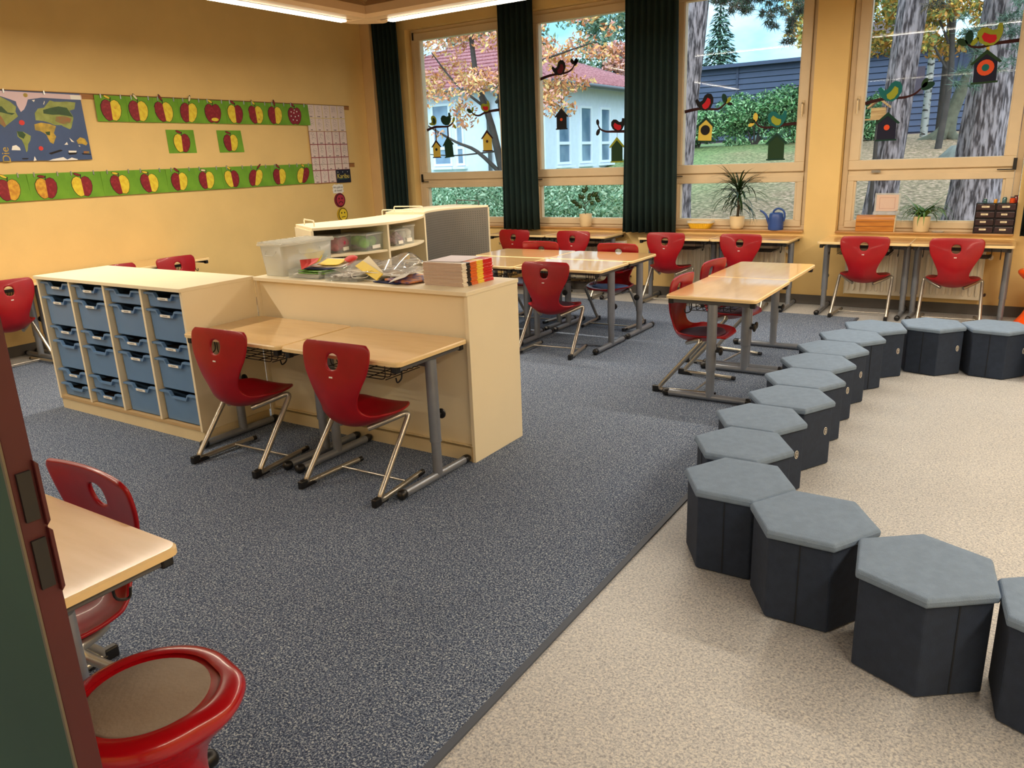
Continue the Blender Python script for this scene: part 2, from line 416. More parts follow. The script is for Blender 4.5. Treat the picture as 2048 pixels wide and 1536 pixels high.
# ================================================================== CHAIR
def chair_shell_grid():
    prof = [(.088, .782, .190, -.016), (.078, .755, .214, -.018), (.066, .70, .214, -.02), (.055, .64, .199, -.022), (.045, .58, .168, -.024), (.040, .52, .140, -.028),
            (.045, .46, .122, -.036), (.060, .41, .132, -.046), (.092, .368, .168, -.062), (.145, .340, .203, -.080), (.225, .334, .220, -.080),
            (.300, .346, .220, -.066), (.365, .368, .206, -.042), (.415, .386, .172, -.016), (.447, .382, .115, -.002)]
    P = catmull(prof, 5); NU = 28; G = []
    for i, (y, z, w, c) in enumerate(P):
        a = P[max(i-1, 0)]; b = P[min(i+1, len(P)-1)]
        ty, tz = b[0]-a[0], b[1]-a[1]; l = math.hypot(ty, tz); ny, nz_ = -tz/l, ty/l   # forward/up normal
        row = []
        for j in range(NU+1):
            s = j/NU*2-1; d = abs(c)*(s*s)*1.0
            row.append(Vector((w*s, y+ny*d*(1 if c < 0 else -1), z+nz_*d*(1 if c < 0 else -1))))
        G.append(row)
    return G, P
def make_shell():
    G, P = chair_shell_grid(); R, Cn = len(G), len(G[0]); ry, rx, zc = .040, .038, .688
    vs = [p.copy() for r in G for p in r]; fs = []; gone = set()
    for i in range(R-1):
        for j in range(Cn-1):
            q = (i*Cn+j, i*Cn+j+1, (i+1)*Cn+j+1, (i+1)*Cn+j)
            c = sum((vs[k] for k in q), Vector())/4
            if i < 30 and (c.x/rx)**2+((c.z-zc)/ry)**2 < 1: gone.update(q)
            else: fs.append(q)
    for k in gone:
        x, z = vs[k].x, vs[k].z-zc; e = math.hypot(x/rx, z/ry)
        if e > .3: vs[k].x = x/e; dz = z/e-z; vs[k].z += dz; vs[k].y += dz*.2
    mb = MB(); mb.add(vs, fs); return mb
def make_chair(label, loc, rz, pad=None, group='red pupil chairs'):
    t = thing('pupil_chair', label, 'chair', loc, rz, group)
    mb = make_shell(); me_o = mb.build('seat_shell', redM, t, smooth=180, solid=.014, sub=1, fix=False)
    pts = []
    fr = MB()
    for sx in (-1, 1):
        p = fillet([(sx*.09, .17, .326), (sx*.185, .25, .368), (sx*.236, .330, .392), (sx*.248, .02, .018), (sx*.236, .20, .022), (sx*.215, .40, .022)], .045, 5)
        fr.tube(p, .0145, 10)
        q = MB().cyl((sx*.2205, .36, .0205), (sx*.2135, .425, .0205), .0145, n=10); q.build('end_cap', blackM, t, smooth=50)
        c = MB(); c.obox((sx*.247, .012, .022), (.03, .05, .044)); c.obox((sx*.243, .06, .014), (.026, .07, .026)); c.build('foot_cap', blackM, t, bevel=.006)
    fr.build('frame', tubeM, t, smooth=60)
    MB().cyl((-.225, .275, .026), (.225, .275, .026), .007, n=8).build('stretcher', tubeM, t, smooth=60)
    lg = MB(); lg.box(-.010, .036, .6115, -.001, .0395, .6185); lg.box(.001, .036, .6115, .010, .0395, .6185)
    lo = lg.build('printed_mark', whiteM, t); lo.location = (0, 0.003, 0)
    if pad:
        k = MB(); k.lathe([(.001, -.006), (.15, -.006), (.165, 0), (.16, .012), (.14, .018), (.001, .02)], 32)
        ko = k.build('seat_pad', pad, t, smooth=60); ko.location = (0, .245, .384); ko.rotation_euler = (.05, 0, 0); ko.scale = (1.1, .95, 1)
    return t
GCH = 'red pupil chairs'
ch0 = make_chair('red pupil chair at the left one of the two desks by the cream shelf', (-3.515, 2.435, .006), .05)
ch1 = make_chair('red chair with a blue seat pad on the far side of the four-desk group', (-3.19, 6.895, .006), PI, bluepadM)
ch2 = make_chair('red pupil chair with dark pad on the near side of the four-desk group', (-3.18, 5.335, .006), .08, greyM)
C_ = [
 ('red pupil chair at the right one of the two desks by the cream shelf', (-2.69, 2.475, .006), .03, ch0),
 ('red chair mostly hidden behind the stack of red workbooks', (-4.02, 5.42, .006), .0, ch0),
 ('red chair on the far side of the four-desk group, nearer the grey panel', (-4.05, 6.895, .006), PI, ch0),
 ('red chair at the window desks, nearest the grey curved cabinet', (-5.08, 7.84, 0), 0, ch0),
 ('red chair at the window desk in front of the small potted plant', (-4.27, 7.83, 0), 0, ch0),
 ('red chair at the middle window desks, right below the green curtain edge', (-3.15, 7.84, .0), 0.02, ch0),
 ('red chair in front of the tall dracaena plant on the sill', (-2.345, 7.84, 0), 0, ch0),
 ('red chair in front of the wooden box and radiator on the right', (-1.175, 7.84, 0), 0.0, ch0),
 ('red chair at the far right window desk, before the drawer organiser', (-.415, 7.82, 0), 0.05, ch0),
 ('nearer red chair of the two pushed under the desks beside the grey stools', (-1.99, 5.10, .006), -PI/2, ch2),
 ('farther red chair of the two pushed under the desks beside the grey stools', (-2.04, 5.93, .006), -PI/2-.12, ch2),
 ('large looking red chair at the left edge of the photo facing the wall', (-6.95, 3.10, .006), PI/2, ch0),
 ('red chair behind the tray cabinet with only its hole and top in view', (-6.95, 4.69, .006), PI/2, ch0),
 ('red chair behind the tray cabinet with just a sliver of its top in view', (-6.97, 4.06, .006), PI/2, ch0),
 ('red chair tucked under the foreground desk beside the green chalkboard', (-2.19, 1.155, .006), PI, ch0),
]
for lb, loc, rz, src in C_: dup(src, lb, loc, rz, GCH)

# ================================================================== DESK  (local: x centred, y 0..D from the sitter's side, origin on floor)
DW, DD = .84, .58
def rounded_rect(w, d, c):
    a = w/2; o = []
    for (x, y, s) in ((-a+c, c, 180), (a-c, c, 270), (a-c, d-c, 0), (-a+c, d-c, 90)):
        for k in range(5):
            an = math.radians(s+k*22.5); o.append((x+c*math.cos(an), y+c*math.sin(an)))
    return o
def make_desk(label, loc, rz, H, scale=None, group='birch topped pupil desks'):
    t = thing('pupil_desk', label, 'desk', loc, rz, group, scale=scale)
    top = MB(); P0 = rounded_rect(DW, DD, .035); n = len(P0)
    lv = [(P0, H-.022), (P0, H-.006), ([(x*(1-.012), .29+(y-.29)*(1-.017)) for x, y in P0], H)]
    vs = [(x, y, z) for P, z in lv for x, y in P]
    top.mi(1).add(vs, [tuple(range(n-1, -1, -1))]+[(l*n+i, l*n+(i+1) % n, (l+1)*n+(i+1) % n, (l+1)*n+i) for l in range(2) for i in range(n)])
    top.mi(0).add(vs[2*n:], [tuple(range(n))])
    top.build('desktop', [laminM, edgeM], t, smooth=30)
    ap = MB()
    ap.box(-DW/2+.03, .02, H-.052, -DW/2+.055, DD-.02, H-.0225); ap.box(DW/2-.055, .02, H-.052, DW/2-.03, DD-.02, H-.0225)
    ap.box(-DW/2+.055, .27, H-.085, DW/2-.055, .31, H-.05)
    ap.build('under_frame', apronM, t, bevel=.003)
    for sx in (-1, 1):
        for y in (.03, DD-.03): MB().obox((sx*(DW/2-.042), y, H-.042), (.034, .035, .034)).build('corner_block', blackM, t, bevel=.006)
    for sx in (-1, 1):
        x = sx*(DW/2-.045); ft = 'leg'
        g = MB(); g.cyl((x, .30, .215), (x, .30, H-.05), .031, n=18); g.cyl((x, .30, .03), (x, .30, .215), .0265, n=18)
        g.cyl((x, .30, .212), (x, .30, .218), .0325, n=18)
        lo = g.build('leg', steelM, t, smooth=50)
        fo = MB(); fo.tube([(x, .02, .026), (x, DD-.03, .026)], .022, 12); fo.build('foot_bar', steelM, t, smooth=50)
        for y, s in ((.012, .0255), (DD-.024, .0235)):
            cp = MB(); cp.lathe([(.001, -.03), (s*.7, -.024), (s, -.006), (s, .02), (s*.7, .03), (.001, .034)], 14)
            co = cp.build('foot_cap', blackM, t, smooth=60); co.location = (x, y, .026); co.rotation_euler = (PI/2, 0, 0)
        kn = MB(); kn.cyl((x, .325, .345), (x, .352, .345), .012, n=12); kn.lathe([(.001, 0), (.018, 0), (.026, .006), (.026, .014), (.018, .019), (.001, .02)], 14)
        kn2 = MB(); kn2.cyl((0, 0, -.03), (0, 0, .002), .011, n=10); kn2.lathe([(.001, 0), (.018, 0), (.027, .006), (.027, .014), (.018, .019), (.001, .02)], 14)
        ko = kn2.build('knob', blackM, t, smooth=40); ko.location = (x, .352, .345); ko.rotation_euler = (-PI/2, 0, 0)
        hk = MB().tube(fillet([(x-sx*.06, .14, H-.05), (x-sx*.06, .14, H-.12), (x-sx*.06, .10, H-.135), (x-sx*.06, .095, H-.105)], .02), .004, 6)
        hk.build('bag_hook', wireM, t, smooth=60)
    bk = MB(); zb = H-.125
    for i in range(7):
        y = .10+i*.045; bk.tube(fillet([(-.24, y, H-.03), (-.24, y, zb), (.24, y, zb), (.24, y, H-.03)], .03, 3), .0028, 5)
    for x in (-.24, -.12, 0, .12, .24): bk.tube([(x, .10, zb), (x, .37, zb)], .0028, 5)
    for x in (-.24, .24): bk.tube([(x, .10, H-.05), (x, .37, H-.05)], .0028, 5)
    bk.build('wire_basket', wireM, t, smooth=60)
    return t
d70 = make_desk('birch desk whose left end touches the blue tray cabinet', (-3.565, 2.61, .006), 0, .70, (.81/.84, .97, 1))
d72 = make_desk('window desk at the far left, beside the grey curved cabinet', (-5.07, 7.93, 0), 0, .72, (.79/.84, 1, 1))
GD = 'birch topped pupil desks'
D_ = [
 ('birch desk in front of the open end of the cream shelf', (-2.745, 2.61, .006), 0, d70, (.81/.84, .97, 1)),
 ('near right desk of the block of four', (-3.19, 5.59, .006), 0, d70, (.99, 1, 1)),
 ('near left desk of the block of four, behind the stacked workbooks', (-4.032, 5.59, .006), 0, d70, (.99, 1, 1)),
 ('far right desk of the block of four', (-3.19, 6.782, .006), PI, d70, (.99, 1, 1)),
 ('far left desk of the block of four', (-4.032, 6.782, .006), PI, d70, (.99, 1, 1)),
 ('nearer desk of the two in a row beside the grey hexagonal stools', (-1.885, 5.175, .006), -PI/2, d70, (1.02, 1.03, 1)),
 ('farther desk of the two in a row beside the grey hexagonal stools', (-1.90, 6.04, .006), -PI/2, d70, (1.02, 1.03, 1)),
 ('window desk under the small potted plant', (-4.27, 7.93, 0), 0, d72, (.79/.84, 1, 1)),
 ('window desk under the yellow basket on the sill', (-3.08, 7.93, 0), 0, d72, (.96, 1, 1)),
 ('window desk under the blue watering can', (-2.27, 7.93, 0), 0, d72, (.96, 1, 1)),
 ('window desk in front of the wooden box on the sill', (-1.20, 7.93, 0), 0, d72, (.965, 1, 1)),
 ('window desk in front of the drawer organiser at the right edge', (-.385, 7.93, 0), 0, d72, (.965, 1, 1)),
 ('wall desk seen at its far end above the tray cabinet', (-7.11, 4.73, .0), PI/2, d72, (1, .98, 1)),
 ('wall desk hidden behind the tray cabinet', (-7.11, 3.89, .0), PI/2, d72, (1, .98, 1)),
 ('wall desk at the left edge of the photo behind the red chair', (-7.11, 3.05, .0), PI/2, d72, (1, .98, 1)),
 ('foreground birch desk cut off by the green chalkboard', (-2.085, 1.0, .006), PI, d70, (1.01, .965, 1)),
]
for lb, loc, rz, src, sc_ in D_: dup(src, lb, loc, rz, GD, sc_)

# ================================================================== HEXAGONAL STOOLS
def make_hex(label, loc, rz):
    t = thing('hexagonal_stool', label, 'stool', loc, rz, 'grey hexagonal felt stools')
    hexp = lambda r: [(r*math.cos(k*PI/3), r*math.sin(k*PI/3)) for k in range(6)]
    b = MB()
    rings = [(.203, .001), (.208, .008), (.208, .312)]
    vs = [(x, y, z) for r, z in rings for x, y in hexp(r)]
    b.add(vs, [tuple(range(5, -1, -1)), tuple(range(12, 18))]+[(l*6+i, l*6+(i+1) % 6, (l+1)*6+(i+1) % 6, (l+1)*6+i) for l in range(2) for i in range(6)])
    b.build('stool_body', stoolM, t, bevel=.006)
    for k in (1, 4):
        sm = MB()
        p, q = hexp(.2085)[k], hexp(.2085)[(k+1) % 6]; c = ((p[0]+q[0])/2, (p[1]+q[1])/2)
        an = math.atan2(c[1], c[0]); sm.obox((c[0], c[1], .16), (.003, .005, .30), Matrix.Rotation(an, 3, 'Z')); sm.build('side_seam', seamM, t)
    l = MB(); rings = [(.214, .312), (.222, .318), (.223, .334), (.216, .345), (.19, .3475)]
    vs = [(x, y, z) for r, z in rings for x, y in hexp(r)]; n = len(rings)
    l.add(vs, [tuple(range(5, -1, -1)), tuple(range((n-1)*6, n*6))]+[(a*6+i, a*6+(i+1) % 6, (a+1)*6+(i+1) % 6, (a+1)*6+i) for a in range(n-1) for i in range(6)])
    l.build('stool_lid', lidM, t, bevel=.008)
    p, q = hexp(.2085)[5], hexp(.2085)[0]; c = Vector((p[0]*.2+q[0]*.8, p[1]*.2+q[1]*.8, .19)); an = math.atan2((p[1]+q[1]), (p[0]+q[0]))
    ev = MB(); R = Matrix.Rotation(an, 3, 'Z')
    E_ = [(math.cos(a)*.012, math.sin(a)*.021) for a in [i*PI/8 for i in range(16)]]
    ev.mi(0).prism(E_, -.001, .002, lambda u, v, w: tuple(c+R@Vector((w, u, v))))
    ev.mi(1).prism([(u*.78, v*.84) for u, v in E_], .002, .003, lambda u, v, w: tuple(c+R@Vector((w, u, v))))
    for z_ in (-.009, 0, .009): ev.mi(0).prism([(-.004, z_-.003), (.004, z_-.003), (.004, z_+.002), (-.004, z_+.002)], .003, .0036, lambda u, v, w: tuple(c+R@Vector((w, u, v))))
    ev.build('oval_badge', [whiteM, blackM], t)
    return t
HX = [(-.11, 2.47, 37, 'dark grey hexagonal stool, largest one standing whole in the foreground'),
      (.288, 2.40, 37, 'hexagonal stool cut by the right edge in the foreground'),
      (-.482, 2.655, 0, 'second grey stool from the front, touching the largest one'),
      (-.812, 2.865, 1, 'third grey stool from the front, at the bend over the carpet edge'),
      (-.91, 3.255, 1, 'fourth grey stool from the front, at the carpet edge'),
      (-.94, 3.645, 0, 'fifth grey stool from the front, poking left over the carpet edge'),
      (-.89, 4.037, 2, 'sixth grey stool from the front in the straight row'),
      (-.91, 4.43, 2, 'seventh grey stool from the front in the straight row'),
      (-.92, 4.822, 1, 'eighth grey stool from the front in the straight row'),
      (-.91, 5.213, 1, 'ninth grey stool from the front in the straight row'),
      (-.86, 5.61, 53, 'tenth grey stool from the front, before the row turns'),
      (-.77, 6.00, 46, 'grey stool at the far corner where the row turns right'),
      (-.42, 6.24, 47, 'left of the two far stools showing wide dark fronts'),
      (-.03, 6.32, 52, 'right of the two far stools showing wide dark fronts'),
      (.405, 6.23, 58, 'far stool just cut by the right edge of the photo')]
h0 = None
for x, y, a, lb in HX:
    if h0 is None: h0 = make_hex(lb, (x, y, 0), math.radians(a))
    else: dup(h0, lb, (x, y, 0), math.radians(a-60 if random.random() < .5 else a))

# ================================================================== HOURGLASS STOOLS
def hourglass(label, loc, rz, M, pad):
    t = thing('hourglass_stool', label, 'stool', loc, rz)
    def fx(an, z):
        k = max(0, min(1, (z-.33)/.15)); a = math.atan2(math.sin(an), math.cos(an))
        return 1+.10*k*math.exp(-(a/.50)**4)
    prof = [(.13, .001), (.185, .006), (.195, .02), (.175, .05), (.135, .11), (.105, .19), (.095, .27), (.105, .34), (.135, .40), (.172, .445), (.186, .468), (.186, .486), (.178, .498), (.160, .505), (.140, .503), (.132, .494), (.001, .492)]
    MB().lathe(catmull(prof, 3), 64, fx=fx).build('stool_body', M, t, smooth=60)
    MB().lathe([(.001, .490), (.131, .490), (.131, .496), (.128, .4985), (.001, .4995)], 48).build('seat_pad', pad, t, smooth=60)
    return t
hourglass('glossy red hourglass stool with a round taupe pad in the foreground', (-1.478, .750, .006), math.radians(34), redgM, padM)
hourglass('bright orange hourglass stool at the right edge by the window wall', (.27, 8.12, 0), math.radians(170), orangeM, orangeM)

# ================================================================== TRAY CABINET
CX0, CX1, CY0, CY1, CH = -5.60, -3.985, 2.655, 3.174, .95
tc_ = thing('tray_cabinet', 'cream cabinet with four columns of blue pull-out trays', 'cabinet', (CX0, CY0, .006))
cw = CX1-CX0; cd = CY1-CY0
c = MB(); c.box(0, 0.001, .075, .02, cd, CH-.022); c.box(cw-.02, 0.001, .075, cw, cd, CH-.022)
colw = (cw-.02)/4
for k in (1, 2, 3): c.box(k*colw, .001, .098, k*colw+.02, cd-.02, CH-.022)
c.box(.02, cd-.02, .075, cw-.02, cd, CH-.022)
c.build('cabinet_body', cabM, tc_, bevel=.0015)
MB().box(.02, .002, .078, cw-.02, cd-.02, .097).build('bottom_board', cabinM, tc_)
MB().box(-.003, -.012, CH-.022, cw+.003, cd+.004, CH).build('cabinet_top', cabM, tc_, bevel=.002)
MB().box(.001, .012, 0, cw-.001, cd-.012, .0745).build('plinth', cabedgeM, tc_)
unit = (CH-.03-.10)/8
cols = [[1, 2, 1, 2, 1, 1], [1, 2, 1, 2, 1, 1], [1, 2, 1, 2, 2], [1, 2, 1, 2, 2]]
def make_tray(nu):
    w = colw-.024; h = nu*unit-.012; d = .42
    e = thing('tray_tmp', None, None)
    b = MB(); t_ = .004; y0 = .018
    # tapered bin: front wall with scooped lip
    w2 = w*.47; w1 = w*.445
    fz = h; nd = min(.030, h*.4)
    front = [(-w1, 0), (w1, 0), (w2, fz), (w*.24, fz), (w*.18, fz-nd), (-w*.18, fz-nd), (-w*.24, fz), (-w2, fz)]
    b.prism(front, y0, y0+t_, lambda u, v, q: (u, q, v))
    lip = [(-w2-.012, fz), (-w2-.012, fz-.012), (-w*.25, fz-.012), (-w*.19, fz-nd-.013), (w*.19, fz-nd-.013), (w*.25, fz-.012), (w2+.012, fz-.012), (w2+.012, fz), (w*.24, fz), (w*.18, fz-nd), (-w*.18, fz-nd), (-w*.24, fz)]
    b.prism(lip, y0-.018, y0, lambda u, v, q: (u, q, v))
    b.box(-w1, y0, 0, w1, d, .004)
    for s in (-1, 1):
        b.add([(s*w1, y0, 0), (s*w1, d, 0), (s*w2, d, fz), (s*w2, y0, fz), (s*(w1-t_), y0, 0), (s*(w1-t_), d, 0), (s*(w2-t_), d, fz), (s*(w2-t_), y0, fz)],
              [(0, 1, 2, 3), (7, 6, 5, 4), (0, 4, 5, 1), (3, 2, 6, 7), (1, 5, 6, 2), (0, 3, 7, 4)])
        b.box(min(s*w2, s*(w2+.012)), y0, fz-.006, max(s*w2, s*(w2+.012)), d, fz)
    b.box(-w2, d-t_, 0, w2, d, fz)
    o = b.build('drawer', trayM, None, bevel=.001)
    lb = MB(); lb.box(-w*.13, y0-.0205, fz-nd-.011, w*.13, y0-.0182, fz-nd+.004)
    for k in range(5): lb.mi(1).box(-w*.06+k*.010, y0-.021, fz-nd-.006, -w*.06+k*.010+.006, y0-.0205, fz-nd-.002)
    lo = lb.build('name_card', [whiteM, inkM], o)
    co = MB().box(-w1+.01, y0+.03, .005, w1-.01, d-.02, h*.55).build('tray_contents', traydM, o)
    bpy.data.objects.remove(e); return o
T1, T2 = make_tray(1), make_tray(2)
used = set()
nocard = {(2, 0), (0, 3), (1, 3), (0, 5), (1, 4), (3, 4)}
for ci, cl in enumerate(cols):
    zt = CH-.03
    for ri, nu in enumerate(cl):
        zt -= nu*unit
        src = T1 if nu == 1 else T2
        if nu not in used: o = src; used.add(nu)
        else:
            o = src.copy(); COL.objects.link(o)
            for ch in src.children:
                if ch.name.startswith('name_card') and (ci, ri) in nocard: continue
                c2 = ch.copy(); COL.objects.link(c2); c2.parent = o
        o.parent = tc_; o.location = (ci*colw+.02+(colw-.02)/2, .012+random.uniform(-.004, .008), zt)
# runners (white plastic) beside each tray
rn = MB()
for ci, cl in enumerate(cols):
    zt = CH-.03
    for nu in cl:
        z1_ = zt-.012; zt -= nu*unit
        for x in (ci*colw+.0205, ci*colw+colw-.0075): rn.box(x, .03, z1_-.022, x+.007, cd-.04, z1_-.015)
rn.build('tray_runner', whiteM, tc_)

# ================================================================== CREAM SHELF
SX0, SX1, SY0, SY1, SH = -3.9835, -2.335, 3.1745, 3.66, .945
sh = thing('low_shelf', 'cream low shelf unit with recessed panel carrying papers and workbooks', 'shelf', (SX0, SY0, .006))
w = SX1-SX0; d = SY1-SY0
b = MB(); b.box(0, 0, 0, .022, d, SH-.022); b.box(w-.022, 0, 0, w, d, SH-.022); b.box(.022, .03, .075, w-.022, d-.002, .093)
b.box(.75, .036, .093, .77, d-.002, SH-.022); b.build('side_board', cabM, sh, bevel=.0015)
MB().box(.0225, .022, .094, w-.0225, .035, SH-.0225).build('recessed_panel', cabM, sh)
MB().box(-.002, -.014, SH-.022, w+.004, d+.004, SH).build('shelf_top', cabM, sh, bevel=.002)
pl = MB().box(.0225, .006, 0, w-.0225, .03, .0745); pl.box(.0225, .004, .088, w-.0225, .022, .094); pl.build('plinth', cabedgeM, sh)
MB().box(w-.023, -.003, .0, w-.016, -.0003, .09).build('chipped_edge', cabinM, sh)

# ================================================================== FOREGROUND CHALKBOARD
cb = thing('chalkboard', 'dark green chalkboard wing with red wooden edge at the left border', 'chalkboard', (-.992, .392, 0))
MB().box(-1.05, .0005, .62, -.003, .033, 1.72).build('board_panel', boardrM, cb, bevel=.002)
MB().box(-1.04, -.0015, .63, -.0065, .0003, 1.71).build('writing_surface', boardgM, cb)
MB().box(-.0062, -.0025, .62, -.0005, .0004, 1.72).build('trim_strip', alumM, cb)
for za, zb in ((1.187, 1.252), (1.093, 1.161)):
    MB().box(-.004, .008, za, .0012, .025, zb).build('latch_slot', blackM, cb)
    l = MB(); l.prism([(.0295, za-.012), (.0295, zb+.012), (.0345, zb+.006), (.0345, za-.006)], -.012, .004, lambda u, v, q: (q, u, v)); l.build('latch_plate', boardrM, cb, bevel=.001)
st = MB(); st.box(-1.0, .006, .05, -.96, .03, .62); st.build('stand_post', apronM, cb)
st = MB(); st.box(-.14, .006, .05, -.10, .03, .62); st.build('stand_post', apronM, cb)
for x in (-1.0, -.14):
    MB().box(x, -.25, .01, x+.04, .16, .05).build('stand_foot', apronM, cb, bevel=.004)

# ================================================================== CURVED CABINET + GREY PERFORATED CABINET
def arc(a, b, sag, n=16):
    a, b = Vector(a), Vector(b); d = b-a; nn = Vector((d.y, -d.x)).normalized()
    return [tuple(a+d*(i/n)+nn*sag*4*(i/n)*(1-i/n)) for i in range(n+1)]
def wall_along(mb, pts, th, z0, z1):
    """upright sheet following the polyline"""
    n = len(pts); L, R = [], []
    for i, p in enumerate(pts):
        q0 = Vector(pts[max(i-1, 0)]); q1 = Vector(pts[min(i+1, n-1)]); d = (q1-q0).normalized(); nn = Vector((d.y, -d.x))*th/2
        L.append(Vector(p)+nn); R.append(Vector(p)-nn)
    for i in range(n-1):
        q = [L[i], L[i+1], R[i+1], R[i]]
        mb.add([(v.x, v.y, z) for z in (z0, z1) for v in q], [(3, 2, 1, 0), (4, 5, 6, 7), (0, 1, 5, 4), (1, 2, 6, 5), (2, 3, 7, 6), (3, 0, 4, 7)])
H1 = 1.10
f1 = arc((-4.955, 4.60), (-4.925, 6.06), .27); b1 = arc((-5.47, 4.89), (-5.40, 6.04), .10)
cc1 = thing('curved_shelf', 'cream curved open shelf bulging forward with plastic boxes inside', 'shelf', (0, 0, .006))
MB().prism(f1+b1[::-1], H1-.024, H1).build('shelf_top', cabM, cc1, bevel=.003)
MB().prism(f1+b1[::-1], .001, .075).build('plinth', cabedgeM, cc1)
def inset(pts, k): return [(x-k, y) for x, y in pts]
for z in (.30, .575, .842): MB().prism([(x-.012, y) for x, y in f1[1:-1]]+[(x+.02, y) for x, y in b1[::-1][1:-1]], z, z+.02).build('shelf_board', cabM, cc1, bevel=.002)
for (p, q) in ((f1[0], b1[0]), (f1[-1], b1[-1])):
    s = MB(); wall_along(s, [p, q], .022, .075, H1-.0245); s.build('side_board', cabM, cc1)
i_ = 7; s = MB(); wall_along(s, [f1[i_], (b1[6][0]+.02, b1[6][1])], .02, .075, H1-.0245); s.build('divider', cabM, cc1)
s = MB(); wall_along(s, [(x+.01, y) for x, y in b1], .012, .075, H1-.0245); s.build('back_panel', panelM, cc1)
hb = MB()
for i in range(24):
    t = (i+.8)/25*15.9; k = int(t); fr_ = t-k; x = b1[k][0]*(1-fr_)+b1[k+1][0]*fr_+.0165; y = b1[k][1]*(1-fr_)+b1[k+1][1]*fr_
    for j in range(7): z = 1.05-j*.03; hb.add([(x, y-.004, z-.004), (x, y+.004, z-.004), (x, y+.004, z+.004), (x, y-.004, z+.004)], [(0, 1, 2, 3)])
tag(hb.build('panel_holes', MATS['panel_hole'], cc1, fix=False), kind='stuff')
f2 = arc((-4.99, 6.14), (-4.885, 7.12), -.17); b2 = arc((-5.47, 6.10), (-5.46, 7.28), -.14)
cc2 = thing('curved_cabinet', 'curved cabinet with dark grey perforated front, right of the open shelf', 'cabinet', (0, 0, .006))
MB().prism(f2+b2[::-1], H1-.004, H1+.018).build('cabinet_top', cabM, cc2, bevel=.003)
s = MB(); wall_along(s, [f2[0], b2[0]], .02, .0, H1-.0045); s.build('side_board', cabM, cc2)
s = MB(); wall_along(s, [f2[-1], b2[-1]], .02, .0, H1-.0045); s.build('side_board', cabM, cc2)
ff = [(x-.006, y) for x, y in f2]
s = MB(); wall_along(s, ff, .014, .05, H1-.0045); s.build('perforated_panel', panelM, cc2, smooth=60)
s = MB(); wall_along(s, b2, .014, .0, H1-.0045); s.build('back_panel', cabM, cc2)
hb = MB()
for i in range(40):
    t = (i+1)/41.5*16; k = min(15, int(t)); fr_ = t-k; p = Vector(ff[k])*(1-fr_)+Vector(ff[k+1])*fr_; d = (Vector(ff[k+1])-Vector(ff[k])).normalized(); q = p+Vector((d.y, -d.x))*.0078
    for j in range(32):
        z = 1.06-j*.024; e = d*.0035
        hb.add([(q.x-e.x, q.y-e.y, z-.0035), (q.x+e.x, q.y+e.y, z-.0035), (q.x+e.x, q.y+e.y, z+.0035), (q.x-e.x, q.y-e.y, z+.0035)], [(0, 1, 2, 3)])
tag(hb.build('panel_holes', MATS['panel_hole'], cc2, fix=False), kind='stuff')
def rail(par, p, q, z, M, h=.05):
    MB().tube(fillet([(p[0], p[1], z-.002), (p[0], p[1], z+h), (q[0], q[1], z+h), (q[0], q[1], z-.002)], .014), .006, 8).build('top_rail', M, par, smooth=60)
railw = mat('cream_wire_rail', (226, 214, 186), .35)
rail(cc1, (-5.30, 4.84), (-5.03, 4.70), H1, railw)
rail(cc1, (-5.36, 5.93), (-5.02, 6.0), H1, railw)
rail(cc2, (-5.40, 6.16), (-5.06, 6.20), H1+.018, railw)
rail(cc2, (-5.38, 7.21), (-5.0, 7.10), H1+.018, apronM)

# boxes on the curved shelf
pinkM = mat('pink_cloth', (190, 30, 84), .8, var=.25, scale=30); limeM = mat('lime_plastic', (120, 190, 40), .6, var=.2, scale=15)
yelM = mat('yellow_plastic', (226, 180, 36), .5, var=.05); navyM = mat('navy_cloth', (34, 44, 92), .8, var=.2)
purM = mat('purple_things', (74, 44, 70), .8, col2=(190, 150, 170), scale=40)
def clear_box(label, loc, rz, sx, sy, sz, fill, lid=True, grp='plastic boxes on the curved shelf', Mx=clearM):
    t = thing('storage_box', label, 'box', loc, rz, grp)
    b = MB(); q = .92
    def wl(a, b_, c_, d_): b.add([a, b_, c_, d_], [(0, 1, 2, 3)])
    x, y = sx/2, sy/2; X, Y = x*q, y*q
    wl((-X, -Y, .002), (X, -Y, .002), (x, -y, sz), (-x, -y, sz)); wl((X, -Y, .002), (X, Y, .002), (x, y, sz), (x, -y, sz))
    wl((X, Y, .002), (-X, Y, .002), (-x, y, sz), (x, y, sz)); wl((-X, Y, .002), (-X, -Y, .002), (-x, -y, sz), (-x, y, sz)); wl((-X, -Y, .002), (-X, Y, .002), (X, Y, .002), (X, -Y, .002))
    b.build('box_body', Mx, t, solid=.003)
    rm = MB(); rm.box(-x-.008, -y-.008, sz-.012, x+.008, -y+.002, sz); rm.box(-x-.008, y-.002, sz-.012, x+.008, y+.008, sz); rm.box(-x-.008, -y, sz-.012, -x+.002, y, sz); rm.box(x-.002, -y, sz-.012, x+.008, y, sz)
    rm.build('box_rim', milkyM, t, bevel=.002)
    if lid: MB().box(-x-.01, -y-.01, sz+.001, x+.01, y+.01, sz+.010).build('box_lid', Mx, t, bevel=.003)
    MB().box(x*.96, -y*.35, sz*.12, x*.96+.003, y*.55, sz*.32).build('box_label', whiteM, t)
    if fill:
        g = MB()
        rnd = random.Random(len(label))
        for k in range(11):
            cx = rnd.uniform(-.38, .38)*sx; cyy = rnd.uniform(-.38, .38)*sy; r = min(sx, sy, sz)*rnd.uniform(.26, .34)
            g.lathe([(r*math.sin(a)+.0001, r*.9*(1-math.cos(a))+.006) for a in [PI*i/8 for i in range(9)]], 12, (cx*.8, cyy*.8, rnd.uniform(0, sz*.35)))
        g.build('box_contents', fill, t, smooth=180)
    return t
